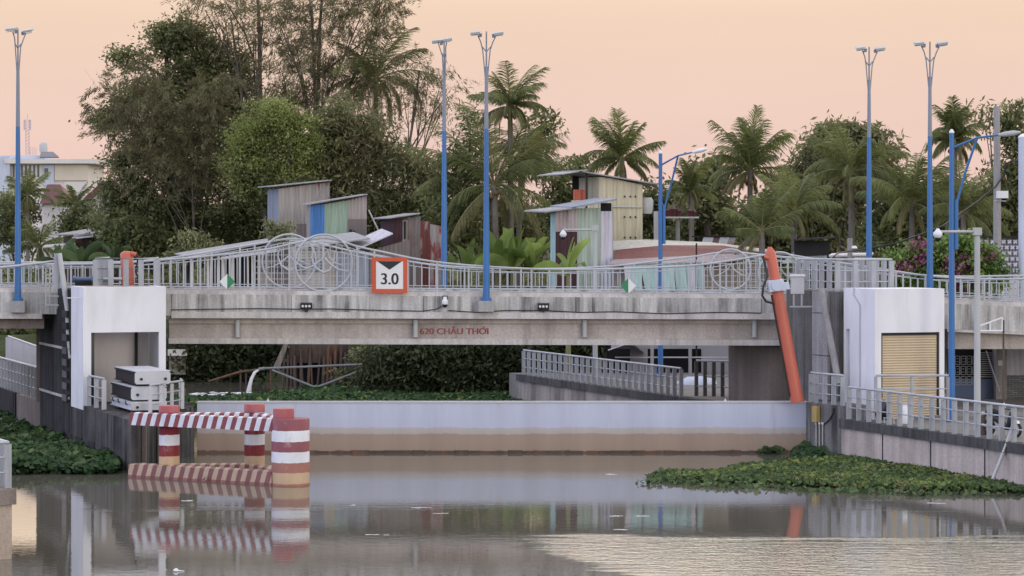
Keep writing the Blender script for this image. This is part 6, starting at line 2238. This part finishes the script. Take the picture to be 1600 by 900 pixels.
def palm(label, d, cx, cy, base_x, L, n_fr, seed, old=.18, droop=1.5, up=1.35, nuts=True, r0=.16, lean=0.0):
    base = Vector((px(base_x, d), d, GROUND - .6))
    t = thing("coconut_palm", label, "palm", base, "coconut palms behind the bridge")
    c_ = P(cx, cy, d)
    n_ = 9
    path = []
    for i in range(n_ + 1):
        u = i / n_
        path.append(base.lerp(c_, u) + Vector((lean * math.sin(u * math.pi), 0, 0)))
    MB().tube(path, [r0 * (1.25 - .35 * i / n_) for i in range(n_ + 1)], 10).build("trunk", M['palm_trunk'], t)
    out, mid = palm_crown(c_, n_fr, L, seed, old=old, droop=droop, up=up)
    for key, m, nm in (('g', 'palm', "crown"), ('o', 'palm_old', "dry_fronds")):
        if out[key][0]:
            V = np.concatenate(out[key][0])
            np_obj(nm, V, np.arange(len(V)).reshape(-1, 4), FM[m], t, np.concatenate(out[key][1]))
    mb = MB()
    for pts, Lf in mid:
        k_ = [Vector(pts[i]) for i in range(0, 54, 6)] + [Vector(pts[-1])]
        mb.tube(k_, [.05 * (1 - .85 * i / (len(k_) - 1)) for i in range(len(k_))], 5)
    mb.build("midribs", M['olive_rib'], t)
    if nuts:
        rr_ = random.Random(seed)
        mb = MB()
        for k in range(7):
            a_ = rr_.uniform(0, 6.3)
            q_ = c_ + Vector((math.cos(a_) * .28, math.sin(a_) * .28, -.35 - rr_.uniform(0, .35)))
            mb.lathe(q_, [(.03, -.14), (.10, -.06), (.12, .03), (.06, .13)], 8)
        mb.build("coconuts", M['nut'], t)
    return t


M['olive_rib'] = paint("palm_midrib", (.20, .19, .08), (.12, .09, .05), .4, .6)
M['nut'] = paint("coconut_husk", (.20, .13, .05), (.1, .12, .04), .5, .6)

palm("coconut palm with grey-brown hanging fronds beside the tall sparse casuarina", 169, 588, 124, 585, 4.4, 32, 31, .45, 1.9, 1.15)
palm("tall coconut palm rising beside the two middle blue lamp posts", 150, 797, 166, 800, 2.75, 32, 32, .25, 1.7, 1.3)
palm("low broad coconut palm with long arching fronds behind the banana plants", 149, 772, 290, 778, 5.3, 34, 33, .25, 1.25, 1.2, True, .2)
palm("dead-fronded palm standing close behind the low broad palm", 154, 815, 235, 805, 3.2, 20, 34, .95, 2.0, 1.0, False)
palm("lone palm against the sky behind the yellow shack roof", 152, 972, 249, 975, 2.95, 30, 35, .15, 1.2, 1.45)
palm("tall upright coconut palm with a spiky top above the striped roof shed", 140, 1172, 267, 1172, 3.1, 34, 36, .2, 1.15, 1.5)
palm("young palm with fresh fronds low beside the orange ram", 126, 1190, 362, 1195, 2.4, 16, 37, .1, .7, 1.5, False)
palm("bushy palm with hanging golden fronds behind the hoist pier", 134, 1330, 270, 1332, 2.8, 36, 38, .3, 2.0, 1.3)
palm("low palm with wide fronds between the hoist pier and the bougainvillea", 130, 1425, 318, 1424, 3.0, 24, 39, .15, 1.5, 1.4, False)
palm("palm with dark spiky crown behind the single-arm lamp of the gatehouse", 142, 1492, 218, 1490, 2.35, 32, 40, .2, 1.6, 1.5)
palm("fan-fronded palm low behind the blue lamp of the gatehouse", 128, 1505, 335, 1503, 2.8, 22, 41, .15, 1.5, 1.3, False)
palm("small bright palm beside the white pillar", 150, 1080, 300, 1082, 2.0, 18, 42, .1, 1.3, 1.5, False)
palm("palm with drooping fronds right behind the first blue lamp post", 222, 42, 306, 45, 2.6, 22, 43, .2, 1.7, 1.35)
palm("small upright palm in front of the red hipped roof", 205, 118, 322, 117, 1.9, 18, 44, .15, 1.3, 1.45)
palm("low dark palm under the first blue lamp post", 190, 62, 385, 64, 2.8, 20, 45, .15, 1.4, 1.2, False)
palm("low palm fronds just right of the orange ram over the railing", 129, 1240, 330, 1245, 2.8, 20, 46, .15, 1.5, 1.3, False)


# ------------------------------------------------------------------ banana plants
def banana(label, d, x, ybase, Ls, seed, mat='banana', spread=.45, group="banana plants"):
    base = Vector((px(x, d), d, GROUND - .3))
    top = P(x, ybase, d)
    t = thing("banana_plant", label, "banana plant", base, group)
    MB().tube([base, base.lerp(top, .6), top], [.14, .12, .09], 8).build("stem", M['olive_rib'], t)
    rng = np.random.RandomState(seed)
    for k in range(7):
        az = k * 2.4 + rng.uniform(-.4, .4)
        lean = rng.uniform(.12, spread) if k < 4 else rng.uniform(.5, 1.0)
        L = Ls * rng.uniform(.75, 1.1)
        n_s = 12
        s = np.linspace(0, 1, n_s)
        el = math.pi / 2 - lean - (.5 + lean) * s ** 2.0
        T = np.stack([np.cos(el) * math.cos(az), np.cos(el) * math.sin(az), np.sin(el)], 1)
        pts = np.array(top) + np.concatenate([np.zeros((1, 3)), np.cumsum(T[1:] * L / (n_s - 1), 0)])
        tw = rng.uniform(0, math.pi)
        side0 = unit(np.cross(T, np.array([[math.cos(tw), math.sin(tw), .3]])))
        upv = np.cross(side0, T)
        w = L * .13 * np.sin(np.pi * np.clip(.08 + s * .9, 0, 1)) ** .55
        w[-1] *= .15; w[0] *= .25
        V = np.concatenate([pts - side0 * w[:, None] + upv * w[:, None] * .35, pts, pts + side0 * w[:, None] + upv * w[:, None] * .35])
        Q_ = []
        for i in range(n_s - 1):
            Q_.append((i, i + 1, n_s + i + 1, n_s + i))
            Q_.append((n_s + i, n_s + i + 1, 2 * n_s + i + 1, 2 * n_s + i))
        np_obj("leaf", V, Q_, FM[mat], t, np.full(len(V), rng.uniform(.1, 1)), True)
    return t


banana("banana plant with broad fresh leaves right of the middle blue lamp post", 147, 800, 420, 3.1, 1)
banana("banana plant with tall upright leaves beside the lamp post plinth", 147.5, 776, 424, 2.9, 2)
banana("banana plant with leaves leaning out between the two middle blue lamp posts", 148, 728, 428, 2.5, 3, spread=.8)
banana("ragged banana plant in front of the maroon sheets of the green shack", 124, 888, 430, 2.0, 4)
banana("banana plant with yellowing leaves left of the green shack", 147, 832, 424, 2.8, 5)
banana("dark banana plant beside the zinc roofs behind the pier guard rail", 165, 128, 412, 2.2, 6, 'banana_dark', .8)
banana("dark banana plant directly behind the orange ram head", 162, 175, 408, 2.0, 7, 'banana_dark', .8)
banana("dark banana plant left of the pier mast", 168, 92, 415, 2.2, 8, 'banana_dark', .9)

# ------------------------------------------------------------------ bushes
def bush(name, label, cat, d, blobs, mat, n_leaf, leaf, clump, style, seed, base_px=None, zb=.0, flowers=None, bark='bark'):
    cx_ = base_px or blobs[0][0]
    base = Vector((px(cx_, d), d, zb))
    t = thing(name, label, cat, base)
    rr_ = random.Random(seed)
    mb = MB()
    for b_ in blobs:
        e_ = P(b_[0], b_[1], d)
        st_ = base + Vector((rr_.uniform(-.4, .4) + (e_.x - base.x) * .5, rr_.uniform(-.4, .4), 0))
        mb.tube([st_, st_.lerp(e_, .5) + Vector((rr_.uniform(-.2, .2), 0, .2)), e_], [.06, .045, .015], 6)
    mb.build("stems", M[bark], t)
    crown("foliage", t, blobs, d, FM[mat], n_leaf, leaf, clump, style, seed, hollow=.3)
    if flowers:
        crown("blossoms", t, flowers[0], d - .4, FM['pink'], flowers[1], (.16, .13), .5, 'leaf', seed + 9, 22, .6, .5)
    return t


bush("bougainvillea", "bougainvillea hedge with magenta-pink blossoms behind the railing by the tall lamp posts", "hedge", 110,
     [(1405, 415, 26, 26), (1440, 405, 34, 30), (1480, 400, 36, 32), (1515, 405, 34, 34), (1545, 410, 24, 36), (1420, 440, 40, 26), (1480, 440, 50, 26), (1540, 440, 36, 26), (1500, 380, 20, 16)],
     'bougain', 9000, (.20, .13), .55, 'leaf', 61, 1470, 1.35, ([(1412, 412, 14, 10), (1442, 400, 12, 14), (1440, 385, 8, 6), (1480, 412, 20, 14), (1495, 425, 14, 16), (1512, 410, 16, 14), (1478, 392, 8, 8), (1400, 425, 12, 8), (1540, 395, 10, 10), (1505, 440, 16, 8)], 1900))
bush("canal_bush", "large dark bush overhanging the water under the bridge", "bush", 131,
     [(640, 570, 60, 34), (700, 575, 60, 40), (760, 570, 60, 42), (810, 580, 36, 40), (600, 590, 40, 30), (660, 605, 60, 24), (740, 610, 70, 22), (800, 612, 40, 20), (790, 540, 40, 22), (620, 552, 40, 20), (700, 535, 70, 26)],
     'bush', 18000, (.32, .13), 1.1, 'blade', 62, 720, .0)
bush("bank_bush", "dark bush on the far bank under the bridge beside the outfall pipe", "bush", 143,
     [(330, 560, 40, 30), (380, 555, 44, 34), (300, 575, 36, 26), (420, 550, 36, 30), (360, 580, 44, 22), (270, 565, 30, 30), (400, 525, 50, 20), (320, 530, 50, 20)],
     'bush', 9000, (.34, .16), .9, 'leaf', 63, 360, .5)
bush("waterside_shrub", "light green shrub at the foot of the stilt hut under the bridge", "shrub", 136,
     [(580, 560, 24, 24), (540, 592, 20, 12), (568, 582, 18, 18), (600, 548, 20, 14)], 'olive', 2600, (.30, .14), .7, 'leaf', 64, 575, .2)
bush("roof_shrub", "small pale green shrub in front of the foot of the tall grey shack", "shrub", 138,
     [(430, 362, 12, 10), (446, 356, 12, 8), (422, 350, 8, 6), (438, 372, 16, 9)], 'olive', 900, (.22, .1), .5, 'leaf', 65, 435, 3.5)
bush("pot_shrub", "light flowering shrub low beside the big tree left of the tall shack", "shrub", 150,
     [(300, 385, 20, 22), (325, 392, 26, 18), (285, 398, 18, 14)], 'olive', 1800, (.3, .12), .8, 'blade', 66, 305, 1.5)
bush("left_bank_bush", "green bushes on the far bank seen through the bridge opening beside the tan column", "bush", 155,
     [(0, 540, 40, 26), (40, 540, 40, 26), (-40, 545, 40, 24), (80, 540, 30, 26), (20, 515, 50, 16)], 'mid', 8000, (.34, .16), .9, 'leaf', 67, 20, .8)
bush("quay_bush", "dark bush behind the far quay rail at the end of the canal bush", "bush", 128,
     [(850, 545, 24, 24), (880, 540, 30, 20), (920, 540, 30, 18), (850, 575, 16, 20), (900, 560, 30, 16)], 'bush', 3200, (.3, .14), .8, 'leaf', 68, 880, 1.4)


# ------------------------------------------------------------------ floating water plants
def hyacinth(name, poly_px, n_, mat, seed, size=.19, hmax=.42, edge=.8):
    """floating plants over the water inside a photo outline laid on the water plane"""
    rng = np.random.RandomState(seed)
    poly = [G(x, y) for x, y in poly_px]
    Pg = np.array([(p_.x, p_.y) for p_ in poly])
    lo, hi = Pg.min(0), Pg.max(0)
    pts = []
    while sum(len(a_) for a_ in pts) < n_:
        c_ = lo + rng.rand(n_ * 2, 2) * (hi - lo)
        jit = rng.normal(size=c_.shape) * .18 + .35 * np.stack([np.sin(c_[:, 1] * 1.7), np.sin(c_[:, 0] * 2.1)], 1) * .6
        x, y = (c_ + jit).T
        ins = np.zeros(len(x), bool)
        j_ = len(Pg) - 1
        for i in range(len(Pg)):
            xi, yi = Pg[i]; xj, yj = Pg[j_]
            hit = ((yi > y) != (yj > y)) & (x < (xj - xi) * (y - yi) / (yj - yi + 1e-12) + xi)
            ins ^= hit
            j_ = i
        pts.append(c_[ins])
    c_ = np.concatenate(pts)[:n_]
    tall = hmax * (.45 + .55 * (.5 + .5 * np.sin(c_[:, 0] * 1.3 + seed) * np.sin(c_[:, 1] * 1.1)))
    z = rng.rand(n_) ** .7 * tall + .02
    C = np.concatenate([c_, z[:, None]], 1)
    N = unit(rng.normal(size=(n_, 3)) * .55 + np.array([0, -.25, .8]))
    U = unit(np.cross(N, rng.normal(size=(n_, 3))))
    Vv = np.cross(N, U)
    r = size * (.55 + .8 * rng.rand(n_))
    ang = np.linspace(0, 2 * np.pi, 7)[:-1]
    ring = [C + (U * math.cos(a_) * 1.1 + Vv * math.sin(a_)) * (r / 2)[:, None] + N * (r * .12 * (abs(math.sin(a_))))[:, None] for a_ in ang]
    V = np.stack(ring, 1).reshape(-1, 3)
    b_ = np.arange(n_) * 6
    Q_ = np.concatenate([np.stack([b_, b_ + 1, b_ + 2, b_ + 3], 1), np.stack([b_, b_ + 3, b_ + 4, b_ + 5], 1)])
    tint = np.clip(.5 * rng.rand(n_) + .35 * z / hmax + .1 * rng.normal(size=n_), 0, 1)  # higher leaves take the lighter tint, with random variation
    o = np_obj(name, V, Q_, FM[mat], None, np.repeat(tint, 6))
    tag(o, kind='stuff')
    return o


hyacinth("water_hyacinth", [(1012, 751), (1060, 742), (1120, 738), (1180, 731), (1230, 722), (1275, 714), (1330, 716), (1400, 724), (1470, 733), (1540, 745), (1620, 757), (1700, 770), (1640, 772), (1560, 769), (1480, 768), (1400, 767), (1340, 763), (1280, 760), (1200, 758), (1120, 754), (1060, 754)], 32000, 'hyacinth', 71, .135, .20)
hyacinth("water_hyacinth", [(1180, 705), (1200, 699), (1218, 704), (1215, 709), (1190, 710)], 160, 'hyacinth', 72, .24, .25)
hyacinth("water_hyacinth", [(1246, 715), (1262, 702), (1285, 712), (1290, 722), (1250, 724)], 300, 'hyacinth_dark', 73, .26, .45)
hyacinth("water_hyacinth", [(-80, 640), (0, 655), (40, 672), (90, 690), (130, 712), (170, 720), (190, 732), (180, 740), (120, 741), (60, 742), (0, 742), (-60, 742)], 24000, 'hyacinth_dark', 74, .19, .5)
hyacinth("water_hyacinth", [(262, 623), (330, 624), (420, 617), (480, 609), (520, 606), (640, 608), (760, 612), (835, 616), (835, 640), (700, 642), (480, 642), (262, 642)], 12000, 'hyacinth_dark', 75, .22, .2)
hyacinth("water_hyacinth", [(-60, 570), (60, 575), (60, 600), (-60, 600)], 2500, 'hyacinth', 79, .4, .5)
hyacinth("water_hyacinth", [(318, 748), (330, 744), (346, 747), (348, 753), (326, 754)], 60, 'hyacinth_dark', 77, .24, .35)

FM['hyacinth_light'] = foliage("water_hyacinth_young_leaves", (.10, .15, .035), (.26, .30, .09), None, .3)
FM['hyacinth_dead'] = foliage("water_hyacinth_dead_leaves", (.12, .09, .045), (.24, .19, .10), None, .2)
R1 = [(1030, 752), (1120, 740), (1240, 724), (1330, 718), (1400, 726), (1540, 748), (1640, 762), (1560, 770), (1400, 768), (1280, 761), (1120, 755)]
hyacinth("water_hyacinth", R1, 3600, 'hyacinth_light', 91, .13, .25)
hyacinth("water_hyacinth", R1, 900, 'hyacinth_dead', 92, .13, .2)
hyacinth("water_hyacinth", [(990, 756), (1040, 748), (1110, 754), (1200, 761), (1330, 767), (1460, 772), (1600, 775), (1500, 776), (1300, 771), (1100, 760)], 420, 'hyacinth', 93, .15, .12)
hyacinth("water_hyacinth", [(0, 670), (90, 700), (170, 728), (120, 741), (0, 743)], 1500, 'hyacinth', 94, .2, .6)
hyacinth("water_hyacinth", [(300, 630), (420, 618), (520, 609), (760, 615), (830, 622), (830, 640), (300, 640)], 1100, 'hyacinth_light', 95, .2, .22)
# thin floating scraps: twigs and pale foam lines
rs = random.Random(5)
mb = MB()
for (x0_, x1_, y) in ((930, 975, 806), (1000, 1011, 806), (960, 975, 827), (548, 555, 789), (640, 672, 793), (560, 640, 835), (1430, 1500, 786), (950, 960, 741), (285, 300, 782), (680, 700, 802)):
    for k in range(5):
        xx = rs.uniform(x0_, x1_)
        g_ = G(xx, y + rs.uniform(-.5, .5), .008)
        w_ = rs.uniform(.04, .16)
        h_ = rs.uniform(.02, .05)
        a_ = [(math.cos(t_) * w_ * rs.uniform(.7, 1.1), math.sin(t_) * h_ * rs.uniform(.7, 1.2)) for t_ in np.linspace(0, 2 * math.pi, 9)[:-1]]
        mb.prism([(g_.x + u_, g_.y + v_, .001) for u_, v_ in a_], (0, 0, .006))
tag(mb.build("debris", M['foam']), kind='stuff')
